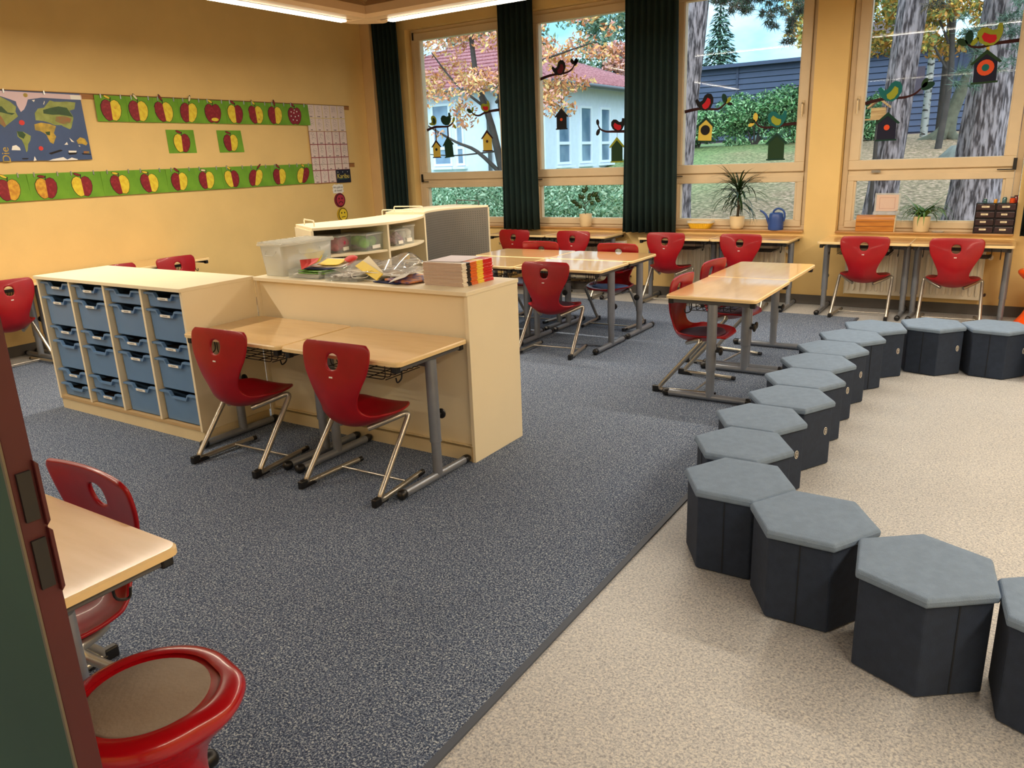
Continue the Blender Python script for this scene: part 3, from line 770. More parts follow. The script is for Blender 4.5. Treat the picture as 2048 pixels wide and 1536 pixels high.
clear_box('clear box with pink cloth on the curved shelf, left of the green one', (-5.0, 4.90, .8685), .18, .20, .19, .15, pinkM)
clear_box('clear box holding lime green things on the curved shelf', (-4.875, 5.115, .8685), .05, .28, .235, .15, limeM)
clear_box('small clear box with purple things right of the shelf divider', (-4.83, 5.475, .8685), -.05, .16, .13, .15, purM)
clear_box('small clear box with pale things at the right end of the curved shelf', (-4.87, 5.655, .8685), -.15, .16, .14, .17, whiteM)
clear_box('grey crate with navy and yellow things on the lower curved shelf', (-4.86, 5.60, .6015), -.15, .20, .22, .13, navyM, lid=False)
yo = MB().lathe([(.001, 0), (.09, .0), (.11, .05), (.115, .06), (.105, .055), (.001, .05)], 24)
o = yo.build('bowl', yelM, smooth=50); o.location = (-4.86, 5.10, .602); tag(o, 'yellow bowl on the lower board of the curved shelf', 'bowl')
yb = MB().obox((0, 0, .05), (.10, .07, .09)); o = yb.build('bag', yelM, bevel=.02); o.location = (-4.86, 5.62, .68); o.rotation_euler = (.1, .2, .4); tag(o, 'yellow bag sticking out of the grey crate', 'bag')

# ================================================================== THINGS ON THE CREAM SHELF
TZ = .9515
def sheet(name, label, cat, loc, rz, w, d, M, curl=0.0, tilt=(0, 0), th=.0015, group=None, wave=0.0, nu=8):
    G = []
    for i in range(nu+1):
        v = i/nu-.5; row = []
        for j in range(nu+1):
            u = j/nu-.5
            row.append((u*w, v*d, curl*(u*u+v*v*.5)*4*.25+wave*math.sin(5*u+3*v)))
        G.append(row)
    o = MB().grid(G).build(name, M, smooth=180, solid=th, fix=False)
    o.location = loc; o.rotation_euler = (tilt[0], tilt[1], rz)
    return tag(o, label, cat, group)
paperM = mat('white_paper', (236, 232, 222), .6, var=.02); redpM = mat('red_paper', (214, 54, 44), .6, var=.05)
yelpM = mat('yellow_paper', (246, 214, 60), .6, var=.03); grepM = mat('green_print', (96, 150, 40), .5, var=.2, scale=60)
photM = mat('grey_printed_page', (120, 112, 100), .5, col2=(210, 205, 195), scale=45, lo=.4, hi=.55)
purpM = mat('purple_print', (96, 82, 140), .5, col2=(226, 150, 90), scale=26, lo=.45, hi=.6)
blupM = mat('pale_blue_paper', (170, 204, 214), .6)
sleeveM = glassy('clear_sleeve', (.97, .97, .97), .06, .18, (236, 234, 228))
# big translucent box
bx = thing('storage_box', 'big translucent box with ribbed lid and handles on the cream shelf', 'box', (-3.855, 3.435, TZ), 0)
b = MB(); x, y, X, Y, sz = .112, .21, .098, .196, .185
def ring_pts(x, y, r=.03):
    o = []
    for (cx, cy2, s) in ((x-r, y-r, 0), (-x+r, y-r, 90), (-x+r, -y+r, 180), (x-r, -y+r, 270)):
        for k in range(5): an = math.radians(s+k*22.5); o.append((cx+r*math.cos(an), cy2+r*math.sin(an)))
    return o
lo_, hi_ = ring_pts(X, Y), ring_pts(x, y); n = len(lo_)
b.add([(a, c_, .002) for a, c_ in lo_]+[(a, c_, sz) for a, c_ in hi_], [tuple(range(n-1, -1, -1))]+[(i, (i+1) % n, n+(i+1) % n, n+i) for i in range(n)])
b.build('box_body', milkyM, bx, smooth=60, solid=.003)
rm = MB(); r1, r2_ = ring_pts(x+.016, y+.016), ring_pts(x+.002, y+.002)
rm.prism(r1, sz+.0005, sz+.016); rm.build('box_lid', milkyM, bx, bevel=.003)
rb = MB()
for k in range(8): rb.box(-x+.012, -y+.03+k*.05, sz+.0165, x-.012, -y+.036+k*.05, sz+.026)
rb.box(-x-.006, -y+.0, sz+.0165, -x+.006, y, sz+.024); rb.box(x-.006, -y, sz+.0165, x+.006, y, sz+.024)
rb.build('lid_ribs', milkyM, bx, bevel=.002)
for (p, q, e) in (((.045, -y-.0), (-.045, -y-.0), (0, -.018)), ((x, -.09), (x, .09), (.016, 0))):
    MB().tube(fillet([(p[0], p[1], sz-.03), (p[0]+e[0], p[1]+e[1], sz-.055), (q[0]+e[0], q[1]+e[1], sz-.055), (q[0], q[1], sz-.03)], .015), .004, 6).build('box_handle', milkyM, bx, smooth=60)
for k, (dx, dy, dz, r) in enumerate(((-.03, -.08, .03, .055), (.02, -.02, .05, .06), (-.01, .06, .03, .05))):
    g = MB().lathe([(r*math.sin(a)+.0001, r*.75*(1-math.cos(a))) for a in [PI*i/10 for i in range(11)]], 18, fx=lambda an, z, k=k: 1+.14*math.sin(3*an+k)+.07*math.sin(7*an+z*60))
    o = g.build('crumpled_bag', paperM, smooth=180); o.location = (-3.855+dx, 3.435+dy, TZ+.006+dz-.03)
    tag(o, ('white crumpled bag lying in the near end of the translucent box', 'largest white crumpled bag in the middle of the translucent box', 'white crumpled bag in the far end of the translucent box')[k], 'bag', 'bags in the translucent box')
sheet('booklet', 'cream booklet leaning inside the translucent box', 'booklet', (-3.80, 3.50, TZ+.075), .3, .12, .16, yelpM, .01, (.7, .1), .006)
sheet('card', 'pale blue card leaning inside the translucent box', 'card', (-3.805, 3.555, TZ+.075), .2, .12, .14, blupM, .01, (.7, .1), .003)

def tray_open(label, loc, rz, w, d, h, M):
    t = thing('paper_tray', label, 'tray', loc, rz)
    b = MB(); b.box(-w/2, -d/2, 0, w/2, d/2, .003); b.box(-w/2, -d/2, .003, w/2, -d/2+.003, h*.6); b.box(-w/2, -d/2+.003, .003, -w/2+.003, d/2, h); b.box(w/2-.003, -d/2+.003, .003, w/2, d/2, h)
    b.build('tray_body', M, t, bevel=.001); return t
tray_open('clear letter tray with papers beside the translucent box', (-3.585, 3.36, TZ), 0, .26, .28, .05, clearM)
for k in range(4): sheet('paper_sheet', ('bottom', 'second', 'third', 'top')[k]+' white sheet of the pile in the clear letter tray', 'paper', (-3.59+k*.004, 3.36, TZ+.006+k*.006), k*.06-.1, .22, .24, paperM, .004, (0, 0), .002, 'sheets in the letter tray')
sheet('workbook', 'green edged booklet in the letter tray, lower one', 'booklet', (-3.545, 3.345, TZ+.030), .12, .2, .22, grepM, .006, (0, 0), .005)
sheet('workbook', 'green edged booklet in the letter tray, upper one', 'booklet', (-3.55, 3.355, TZ+.040), -.05, .2, .22, grepM, .008, (0, 0), .004)
sheet('folder', 'dark grey folder on the booklets in the letter tray', 'folder', (-3.56, 3.38, TZ+.050), .2, .2, .2, navyM, .004, (0, 0), .003)
sheet('paper_sheet', 'white paper with a yellow sheet on it, behind the red one', 'paper', (-3.54, 3.44, TZ+.066), .35, .22, .22, paperM, .02, (.12, .02), .0015)
sheet('yellow_note', 'yellow sheet lying on the white paper behind the red one', 'note', (-3.53, 3.42, TZ+.0755), .35, .14, .15, yelpM, .012, (.12, .02), .0012)
cone = MB().add([(-.10, .01, .035), (.055, .0, .028), (-.005, -.07, -.010), (.02, .055, .045), (-.01, .0, .012)], [(0, 2, 4), (2, 1, 4), (0, 4, 3), (4, 1, 3)])
o = cone.build('folded_paper', redpM, solid=.002); o.location = (-3.60, 3.30, TZ+.062); tag(o, 'folded red paper lying on the letter tray', 'paper')
o = MB().lathe([(.001, 0), (.035, .0), (.042, .008), (.03, .016), (.001, .018)], 20).build('paper_disc', redpM, smooth=50); o.location = (-3.45, 3.50, TZ+.085); o.rotation_euler = (.3, .1, 0); tag(o, 'small red shape behind the yellow sheet', 'paper')
# wire tray and its load
wt = thing('wire_tray', 'white wire letter tray under the clear sleeves', 'tray', (-3.12, 3.42, TZ), -.1)
w_, d_, h_ = .34, .26, .05
wm = MB()
for z in (.004, h_): wm.tube(fillet([(-w_/2, -d_/2, z), (w_/2, -d_/2, z), (w_/2, d_/2, z), (-w_/2, d_/2, z), (-w_/2, -d_/2+.02, z)], .02), .003, 6)
for k in range(12): wm.tube([(-w_/2+.02+k*.027, -d_/2, .004), (-w_/2+.02+k*.027, d_/2, .004)], .0018, 5)
for x, y in ((-w_/2, -d_/2+.03), (w_/2, -d_/2+.03), (w_/2, d_/2-.03), (-w_/2, d_/2-.03)): wm.tube([(x, y, .004), (x, y, h_)], .0025, 5)
wm.build('wire_frame', whiteM, wt, smooth=60)
wm = MB().tube(fillet([(w_/2-.13, d_/2, h_), (w_/2-.13, d_/2+.01, h_+.03), (w_/2, d_/2+.01, h_+.035), (w_/2, d_/2-.12, h_)], .015), .003, 6); wm.build('wire_handle', whiteM, wt, smooth=60)
tray_open('clear tray with printed grey pages, left of the yellow card', (-3.275, 3.33, TZ), .05, .24, .24, .045, clearM)
for k in range(3): sheet('printed_page', ('lowest', 'middle', 'uppermost')[k]+' grey printed page curling in the clear tray', 'paper', (-3.275, 3.335, TZ+.008+k*.008), .05+k*.09, .20, .2, photM, .02, (0, 0), .0015, 'pages in the clear tray', .004)
sheet('plastic_sleeve', 'clear plastic sleeve draped over the printed pages', 'sleeve', (-3.26, 3.39, TZ+.062), .3, .24, .28, sleeveM, .02, (.12, .05), .0015, None, .010, 12)
sheet('plastic_sleeve', 'clear punched sleeve arching behind the yellow card', 'sleeve', (-3.08, 3.50, TZ+.088), -.3, .26, .22, sleeveM, -.04, (.3, .15), .0015, None, .014, 12)
sheet('plastic_sleeve', 'flat clear sleeve lying between the yellow card and the workbooks', 'sleeve', (-2.96, 3.40, TZ+.056), -.12, .26, .24, sleeveM, .01, (.06, .03), .0015, None, .004, 12)
sheet('paper_sheet', 'white sheet inside the wire tray', 'paper', (-3.05, 3.43, TZ+.03), .1, .26, .22, paperM, .01, (.03, .02), .002)
o = MB().add([(-3.313, 3.40, 1.018), (-3.243, 3.44, 1.073), (-3.016, 3.31, .999), (-3.054, 3.28, .964)], [(0, 1, 2, 3)]).build('card', mat('cream_card', (232, 222, 190), .6), solid=.004, fix=False); tag(o, 'pale cream card sticking out behind the yellow one', 'card')
o = MB().add([(-3.279, 3.355, 1.021), (-3.243, 3.385, 1.050), (-2.990, 3.272, 1.001), (-3.016, 3.243, .966)], [(0, 1, 2, 3)]).build('yellow_card', yelpM, solid=.006, fix=False); tag(o, 'bright yellow card leaning on the clear sleeves', 'card')
wo = MB().tube([(.05*math.cos(a), .032*math.sin(a), .003*math.sin(3*a)) for a in [i*PI/12 for i in range(24)]], .0025, 6, closed=True)
o = wo.build('elastic_band', whiteM, smooth=60); o.location = (-3.17, 3.275, TZ+.034); o.rotation_euler = (.5, 0, .5); tag(o, 'white loop hanging from the sleeves below the yellow card', 'band')
sheet('paper_sheet', 'white strip sheet slanting in front of the wire tray', 'paper', (-2.90, 3.34, TZ+.036), .42, .10, .26, paperM, .0, (.05, -.30), .002)
sheet('folder', 'purple and orange patterned folder next to the workbooks', 'folder', (-2.86, 3.37, TZ+.012), -.15, .20, .24, purpM, .01, (0, .03), .010)
sheet('folder', 'dark folder under the white strip sheet', 'folder', (-2.94, 3.36, TZ+.0045), -.1, .20, .24, navyM, .0, (0, 0), .004)

# stack of workbooks: pages show at the front, coloured spines on the right
pgM = mat('grey_pink_page_edges', (204, 178, 164), .7, var=.08, scale=90, stretch=(1, 1, 12)); cvM = mat('glossy_red_cover', (206, 28, 34), .3)
orM = mat('orange_cover_band', (222, 110, 40), .35); ycM = mat('yellow_cover_band', (238, 206, 70), .35); wcM = mat('white_cover_band', (234, 224, 206), .35); bcM = mat('black_cover_band', (26, 16, 16), .35)
def workbook():
    t = thing('workbook', None, None)
    w, d, h = .27, .285, .0082
    MB().box(-w/2+.002, -d/2+.003, .0008, w/2-.003, d/2-.003, h-.0008).build('pages', pgM, t)
    c = MB(); P = lambda u, v, q: (u, q, v)
    segs = [(-.5, -.36, 4), (-.36, -.24, 5), (-.24, -.03, 2), (-.03, .18, 3), (.18, .5, 1)]
    for a, b_, k in segs:
        y0, y1 = a*d, b_*d
        c.mi(k).prism([(-w/2, 0), (w/2-.003, 0), (w/2, .002), (w/2, h-.002), (w/2-.003, h), (-w/2, h), (-w/2, h-.0007), (w/2-.003, h-.0007), (w/2-.003, .0007), (-w/2, .0007)], y0, y1, P)
    c.build('cover', [cvM, cvM, orM, ycM, wcM, bcM], t); return t
wbk = workbook(); NB = 15
ORD = 'topmost second third fourth fifth sixth seventh eighth ninth tenth eleventh twelfth thirteenth fourteenth fifteenth'.split()
for k in range(NB):
    lb = ORD[NB-1-k] + ' red workbook from the top of the neat stack'
    if k == 0: lb = 'bottom red workbook of the neat stack on the cream shelf'
    if k == NB-1: lb = 'topmost red workbook of the neat stack, under a loose white sheet'
    loc = (-2.575+random.uniform(-.003, .003), 3.43+random.uniform(-.002, .002), TZ+k*.0084)
    if k == 0:
        tag(wbk, lb, 'book', 'stacked red workbooks'); wbk.location = loc
    else: dup(wbk, lb, loc, random.uniform(-.012, .012), 'stacked red workbooks')
zt = TZ+NB*.0084
sheet('paper_sheet', 'loose white sheet on top of the stacked red workbooks', 'paper', (-2.60, 3.44, zt+.002), .1, .21, .26, mat('lavender_white_paper', (226, 216, 222), .6), .0, (0, 0), .001)

# ================================================================== WINDOW SILLS
SZ = .7700
def leaf_blade(mb, base, direction, L, w, droop, n=8, up_=.8, twist=0):
    d = Vector((math.cos(direction), math.sin(direction), 0)); side = Vector((-d.y, d.x, 0)); row = []
    p = Vector(base); pts = []
    ang = up_
    for i in range(n+1):
        t = i/n; ww = w*math.sin(PI*(.12+.88*t)**.8) if t < 1 else .0005
        ww = max(ww, .0006)
        a = side*ww
        row.append([p+a, p+Vector((0, 0, -ww*.25)), p-a]); pts.append(p.copy())
        p = p+(d*math.cos(ang)+Vector((0, 0, 1))*math.sin(ang))*(L/n); ang -= droop/n
    row = [[Vector((q.x, .075*math.tanh(q.y/.075) if q.y > 0 else q.y, q.z)) for q in r_] for r_ in row]
    mb.grid(row)
def pot(name_label, loc, r, h, cat='plant'):
    pass
# small plant (window 2)
pt = thing('potted_plant', 'small plant with round leaves in a cream pot on the second window sill', 'plant', (-4.43, 8.545, SZ))
MB().lathe([(.001, .001), (.062, .001), (.070, .008), (.078, .145), (.078, .155), (.070, .155), (.068, .13), (.001, .13)], 32).build('pot', potM, pt, smooth=50)
MB().lathe([(.001, .1305), (.067, .1305), (.04, .138), (.001, .14)], 20).build('soil', soilM, pt)
sm = MB(); br = [[(0, 0, .13), (-.01, 0, .22), (.0, 0, .30), (-.005, 0, .42)], [(0, 0, .20), (-.06, 0, .27), (-.12, .01, .29)], [(0, 0, .24), (.05, .01, .30), (.10, 0, .37)], [(-.01, 0, .27), (-.05, -.01, .33)], [(.0, 0, .28), (.06, 0, .32), (.13, 0, .33)]]
for q in br: sm.tube(q, [.005]+[.003]*(len(q)-1), 6)
sm.build('stem', stemM, pt, smooth=60)
lf = MB()
for (x, z, a, L) in ((0, .41, 1.4, .08), (-.01, .40, 2.2, .07), (-.12, .29, 3.0, .09), (-.10, .28, 3.7, .06), (.10, .36, .6, .09), (.09, .35, 1.3, .07), (.13, .32, -.2, .08), (.12, .33, .5, .07), (-.05, .33, 2.3, .08), (-.04, .32, 1.5, .07), (.05, .31, 1.9, .06), (.06, .30, -.6, .06), (-.06, .26, 4.0, .06), (.02, .36, .3, .07)):
    for q in (0,):
        n_ = 6; G = []
        for i in range(n_+1):
            t = i/n_; ww = .028*math.sin(PI*min(.98, .04+t)); cx, cz = x+math.cos(a)*L*t, z+math.sin(a)*L*t
            nx, nz_ = -math.sin(a), math.cos(a)
            G.append([(cx+nx*ww, .006+.01*random.random(), cz+nz_*ww), (cx, -.004, cz), (cx-nx*ww, .004, cz-nz_*ww)])
        lf.grid(G)
lf.build('leaves', leafM, pt, smooth=180, solid=.0015, fix=False)
# dracaena (window 3)
dr = thing('potted_dracaena', 'tall spiky dracaena in a cream pot on the third window sill', 'plant', (-2.575, 8.545, SZ))
MB().lathe([(.001, .001), (.055, .001), (.068, .012), (.078, .06), (.080, .14), (.074, .14), (.072, .12), (.001, .12)], 32).build('pot', potM, dr, smooth=50)
MB().lathe([(.001, .1205), (.071, .1205), (.001, .128)], 20).build('soil', soilM, dr)
sm = MB().tube([(0, 0, .12), (.005, 0, .25), (0, 0, .42)], [.012, .010, .009], 8); sm.tube([(.01, 0, .12), (.02, .0, .22), (.03, .01, .34)], .008, 8); sm.build('stem', stemM, dr, smooth=60)
lf = MB()
for k in range(100):
    hgt = random.uniform(.22, .42); a = random.choice((0, PI))+random.gauss(0, .75); L = random.uniform(.30, .44)
    u_ = random.uniform(.5, 1.45) if k < 45 else random.uniform(-.2, .7); hgt = hgt if k >= 45 else random.uniform(.34, .44)
    leaf_blade(lf, (.005, 0, hgt), a, L*(.85 if u_ < .3 else 1.05), .0095, random.uniform(.3, 1.2) if k < 22 else random.uniform(1.2, 2.3), 8, u_)
lf.build('leaves', leafM, dr, smooth=180, fix=False)
# spider plant (window 4)
spl = thing('potted_spider_plant', 'arching spider plant in a cream pot on the right window sill', 'plant', (-.775, 8.54, SZ))
MB().lathe([(.001, .001), (.062, .001), (.070, .01), (.076, .15), (.070, .15), (.068, .13), (.001, .13)], 32).build('pot', potM, spl, smooth=50)
MB().lathe([(.001, .1305), (.067, .1305), (.001, .14)], 20).build('soil', soilM, spl)
lf = MB()
for k in range(70):
    a = random.choice((0, PI))+random.gauss(0, .7); L = random.uniform(.20, .38)
    leaf_blade(lf, (random.uniform(-.03, .03), random.uniform(-.03, .03), .13), a, L, .0105, random.uniform(1.8, 3.3), 9, random.uniform(.9, 1.45))
for a, L in ((.2, .48), (PI-.1, .42), (PI-.4, .40), (.5, .36)):
    leaf_blade(lf, (0, 0, .14), a, L, .005, .4, 9, .95)
lf.build('leaves', spidM, spl, smooth=180, fix=False)
gs = MB().lathe([(.001, 0), (.05, 0), (.062, .012), (.058, .012), (.048, .004), (.001, .003)], 24); o = gs.build('saucer', clearM, smooth=50); o.location = (-.625, 8.52, SZ); tag(o, 'flat glass saucer beside the spider plant pot', 'saucer')
# yellow basket
yb_ = thing('yellow_basket', 'low yellow ribbed basket with a white rim on the third sill', 'basket', (-2.985, 8.545, SZ))
g = MB(); r0, r1 = ring_pts(.105, .05, .03), ring_pts(.135, .066, .03); n = len(r0)
g.add([(a, c_, .003) for a, c_ in r0]+[(a, c_, .062) for a, c_ in r1], [tuple(range(n-1, -1, -1))]+[(i, (i+1) % n, n+(i+1) % n, n+i) for i in range(n)]); g.build('basket_body', yelM, yb_, solid=.003)
g = MB()
for i in range(0, n):
    a, c_ = r0[i]; b_, d__ = r1[i]; g.tube([(a, c_, .004), (b_, d__, .061)], .0035, 5)
for k in range(-4, 5):
    for s_ in (-1, 1): g.tube([(k*.018, s_*.051, .004), (k*.023, s_*.067, .061)], .0035, 5)
g.build('basket_ribs', yelM, yb_)
g = MB(); ra, rb_ = ring_pts(.145, .075, .03), ring_pts(.137, .067, .03)
g.add([(a, c_, z) for z, rr in ((.062, rb_), (.062, ra), (.088, ra), (.088, rb_)) for a, c_ in rr], [(l*n+i, l*n+(i+1) % n, ((l+1) % 4)*n+(i+1) % n, ((l+1) % 4)*n+i) for l in range(4) for i in range(n)]); g.build('white_rim', milkyM, yb_)
# watering can
wc = thing('watering_can', 'blue plastic watering can on the third window sill', 'watering can', (-2.155, 8.53, SZ))
bluM = mat('blue_can_plastic', (44, 78, 150), .4, var=.03)
MB().lathe([(.001, .0), (.074, .0), (.078, .01), (.080, .03), (.074, .12), (.070, .165), (.058, .178), (.045, .178), (.045, .16), (.001, .16)], 32).build('can_body', bluM, wc, smooth=50)
MB().tube(catmull([(-.065, 0, .05), (-.085, 0, .10), (-.11, 0, .155), (-.15, 0, .19), (-.172, 0, .20)], 4), [.016-.0005*i for i in range(17)], 10).build('spout', bluM, wc, smooth=60)
MB().tube(catmull([(-.035, 0, .17), (-.02, 0, .205), (.025, 0, .222), (.075, 0, .195), (.088, 0, .14), (.078, 0, .09)], 5), .010, 10).build('handle', bluM, wc, smooth=60)
# wooden box + clear stand
wbx = thing('wooden_box', 'orange brown wooden box with a grooved rolling front on the right sill', 'box', (-1.36, 8.49, SZ))
oak = mat('honey_oak', (196, 132, 56), .4, col2=(170, 106, 40), scale=5, stretch=(1, 8, 20))
g = MB(); P = lambda u, v, q: (q, u, v)
g.prism([(0, 0), (.11, 0), (.11, .158), (.035, .158), (.012, .145), (0, .118)], 0, .35, P); g.build('box_body', oak, wbx, bevel=.003)
g = MB(); 
for z in (.05, .095): g.box(.004, -.0012, z, .346, .0005, z+.003)
g.build('groove', brownM, wbx)
g = MB(); g.prism([(.003, .001), (.109, .001), (.109, .156), (.036, .156), (.014, .143), (.003, .117)], .351, .356, P); g.build('end_board', potM, wbx)
cs = thing('display_stand', 'clear plastic stand with a pale printed card behind the wooden box', 'stand', (-1.10, 8.60, SZ))
cs.location = (-1.10, 8.575, SZ+.158)
g = MB(); g.box(-.12, -.012, .001, .12, .012, .03); g.box(-.115, .008, .03, .115, .012, .21); g.build('clear_holder', milkyM, cs, bevel=.002)
g = MB(); g.box(-.10, .0045, .035, .10, .0075, .195); g.build('printed_card', mat('faint_pink_card', (214, 190, 176), .6), cs)
g = MB()
for (a, b_, c_, d__) in ((-.07, .06, .07, .062), (-.07, .165, .07, .167), (-.07, .06, -.068, .167), (.068, .06, .07, .167)): g.box(a, .0035, b_, c_, .0044, d__)
g.build('card_frame_print', mat('rose_print', (176, 120, 110), .6), cs)
# drawer organiser
og = thing('drawer_organiser', 'dark smoked organiser with eight small labelled drawers on the right sill', 'organiser', (-.335, 8.475, SZ))
smk = mat('smoked_plastic', (54, 40, 46), .25, var=.15, scale=12); orgM = mat('dark_organiser_body', (24, 22, 30), .4)
w_, h_, d_ = .325, .275, .115
g = MB(); g.box(0, .003, 0, w_, d_, .006); g.box(0, .003, h_-.006, w_, d_, h_); g.box(0, .003, .006, .005, d_, h_-.006); g.box(w_-.005, .003, .006, w_, d_, h_-.006); g.box(w_/2-.003, .003, .006, w_/2+.003, d_, h_-.006)
for k in (1, 2, 3): g.box(.005, .003, k*h_/4-.003, w_/2-.003, d_, k*h_/4+.003); g.box(w_/2+.003, .003, k*h_/4-.003, w_-.005, d_, k*h_/4+.003)
g.box(.005, d_-.004, .006, w_-.005, d_, h_-.006); g.build('organiser_body', orgM, og)
for r in range(4):
    for c_ in range(2):
        x0 = .008 if c_ == 0 else w_/2+.006; z0 = r*h_/4+.008
        dd = MB().box(x0, -.002, z0, x0+w_/2-.015, d_-.006, z0+h_/4-.017).build('drawer', smk, og, bevel=.003)
        L = MB().box(x0+.04, -.004, z0+.022, x0+.04+(.045+.02*random.random()), -.0022, z0+.038); L.mi(1)
        for q in range(6): L.box(x0+.045+q*.006, -.0043, z0+.028, x0+.045+q*.006+.004, -.004, z0+.032)
        L.build('drawer_label', [mat('cream_label', (232, 220, 188), .6), inkM], dd)
for k, (x, cM, r, h, lb) in enumerate(((-.265, 'teal', .016, .045, 'small teal glass on the drawer organiser, leftmost'), (-.185, 'amber', .014, .042, 'small amber glass on the drawer organiser'), (-.115, 'teal', .018, .062, 'teal ink glass beside the orange red jar'), (-.055, 'orange', .021, .055, 'orange jar with dark lid on the drawer organiser'), (-.030, 'red', .017, .065, 'dark red jar at the right end of the organiser top'))):
    cl = {'teal': (52, 92, 96), 'amber': (214, 150, 50), 'orange': (214, 78, 34), 'red': (132, 22, 30)}[cM]
    t = thing('ink_jar', lb, 'jar', (x, 8.515+(.04 if cM == 'red' else 0), SZ+h_+.0005), 0, 'jars on the drawer organiser')
    MB().lathe([(.001, 0), (r, 0), (r*1.02, h*.7), (r*.7, h*.8), (r*.7, h*.84), (.001, h*.84)], 18).build('jar_body', mat(cM+'_glass_ink', cl, .15), t, smooth=50)
    MB().lathe([(.001, h*.841), (r*.85, h*.841), (r*.85, h), (.001, h)], 18).build('jar_lid', clearM if k < 3 else boardrM if cM == 'red' else apronM, t, smooth=50)
o = MB().box(-.16, 0, 0, .16, .09, .004).build('acrylic_plate', clearM); o.location = (-.172, 8.48, SZ+h_+.0655) if False else (-.172, 8.48, SZ+h_+.068)
bpy.data.objects.remove(o)

# ================================================================== RADIATORS
def radiator(label, x0, x1, first=None):
    L = x1-x0; t = thing('radiator', label, 'radiator', (x0, 8.40, 0), 0, 'white panel radiators under the windows')
    b = MB(); b.box(0, .0, .155, L, .012, .62); b.box(0, .045, .155, L, .057, .62); b.box(0, .012, .60, L, .045, .62)
    b.box(-.008, -.004, .15, 0, .06, .625); b.box(L, -.004, .15, L+.008, .06, .625); b.build('panel', radM, t, bevel=.003)
    r = MB(); n = int(L/.052)
    for i in range(n):
        x = (i+.5)*L/n; r.prism([(x-.013, .21), (x-.006, .19), (x+.006, .19), (x+.013, .21), (x+.013, .56), (x+.006, .58), (x-.006, .58), (x-.013, .56)], -.018, -.0005, lambda u, v, q: (u, q, v))
    r.build('panel_ribs', radM, t, bevel=.004)
    v = MB(); v.cyl((L+.008, .03, .56), (L+.05, .03, .56), .012); v.cyl((L+.05, -.02, .56), (L+.05, .05, .56), .022); v.build('thermostat_valve', radM, t, smooth=40)
    v = MB(); v.cyl((L+.008, .03, .20), (L+.04, .03, .20), .012); v.cyl((L+.04, .03, .20), (L+.04, .099, .20), .01); v.build('return_valve', brownM, t, smooth=40)
    for x in (.15, L-.15): MB().box(x, .058, .3, x+.03, .099, .5).build('bracket', radM, t)
    return t
radiator('white ribbed radiator under the rightmost window', -1.40, -.21)
radiator('white ribbed radiator under the third window', -3.22, -2.02)
radiator('white ribbed radiator under the second window', -5.05, -3.85)

# ================================================================== LEFT WALL: rails, paintings, map, posters
def WP(off):
    return lambda u, v, w: (XL+off+w, u, v)
def flat(name, poly, off, th, M, parent):
    return MB().prism(poly, off, off+th, lambda u, v, w: (w, u, v)).build(name, M, parent)
for (lb, z, y0, y1) in (('brown wooden picture rail above the upper row of apple paintings', 2.305, .2, 8.02), ('brown wooden picture rail above the lower row of apple paintings', 1.575, .2, 8.03)):
    t = thing('picture_rail', lb, 'rail', (XL, 0, 0), 0, 'picture rails')
    MB().box(.001, y0, z, .012, y1, z+.052).build('wooden_strip', railM, t, bevel=.001)
    MB().cyl((.018, y0, z+.046), (.018, y1, z+.046), .0022, n=6).build('cord', cordM, t)
OUTL = [(0, .66), (.16, .80), (.42, .88), (.72, .74), (.93, .40), (.95, -.02), (.84, -.42), (.62, -.76), (.36, -.94), (.14, -.90), (0, -.84)]
def apple(t, cu, cv, s, L, R, leaf, style=0, x0=.0025, lean=0):
    def T(p): return [(cu+(u+lean*v)*s, cv+v*s) for u, v in p]
    right = OUTL; left = [(-u, v) for u, v in OUTL]
    full = right+left[::-1][1:-1]
    flat('apple_outline', T([(u*1.05, v*1.04) for u, v in full]), x0, .0012, inkM, t)
    if style == 2:      # whole red apple with a pale core
        flat('apple_half', T(full), x0+.0013, .001, aredM, t)
        flat('apple_spot', T([(.45*math.cos(a)+.15, -.62+.18*math.sin(a)) for a in [i*PI/5 for i in range(10)]]), x0+.0024, .0006, ayelM, t)
    elif style == 3:
        flat('apple_half', T(full), x0+.0013, .001, aredM, t)
        for (a, b) in ((-.5, .4), (-.1, .3), (.35, .45), (-.55, -.05), (.05, -.1), (.55, .0), (-.3, -.45), (.25, -.5), (.0, .62)): flat('white_dot', T([(a+.08*math.cos(q), b+.08*math.sin(q)) for q in [i*PI/3 for i in range(6)]]), x0+.0024, .0006, whiteM, t)
    else:
        flat('apple_half', T(left), x0+.0013, .001, L, t); flat('apple_half', T(right), x0+.0013, .001, R, t)
        if style == 1: 
            for (a, b) in ((.4, .2), (.3, -.5)): flat('apple_seed', T([(a+.11*math.cos(q), b+.11*math.sin(q)) for q in [i*PI/4 for i in range(8)]]), x0+.0024, .0006, aoraM, t)
    flat('stem', T([(-.03, .66), (.03, .66), (.10, 1.08), (.04, 1.10)]), x0+.0026, .0008, inkM, t)
    a = 2.6 if leaf[1] < 0 else .5
    a = leaf[2] if len(leaf) > 2 else a
    lf_ = []
    for i in range(12):
        q = i*2*PI/12; u, v = .36*math.cos(q), .13*math.sin(q); lf_.append((.05+math.cos(a)*.36+u*math.cos(a)-v*math.sin(a), .98+math.sin(a)*.30+u*math.sin(a)+v*math.cos(a)))
    flat('leaf_outline', T([(u*1.0, v) for u, v in lf_]), x0+.0026, .0006, inkM, t)
    cx = sum(p[0] for p in lf_)/12; cy2 = sum(p[1] for p in lf_)/12
    flat('painted_leaf', T([(cx+(u-cx)*.85, cy2+(v-cy2)*.75) for u, v in lf_]), x0+.0033, .0006, leaf[0], t)
RED, YEL, AMB, CRM = aredM, ayelM, aoraM, acremM
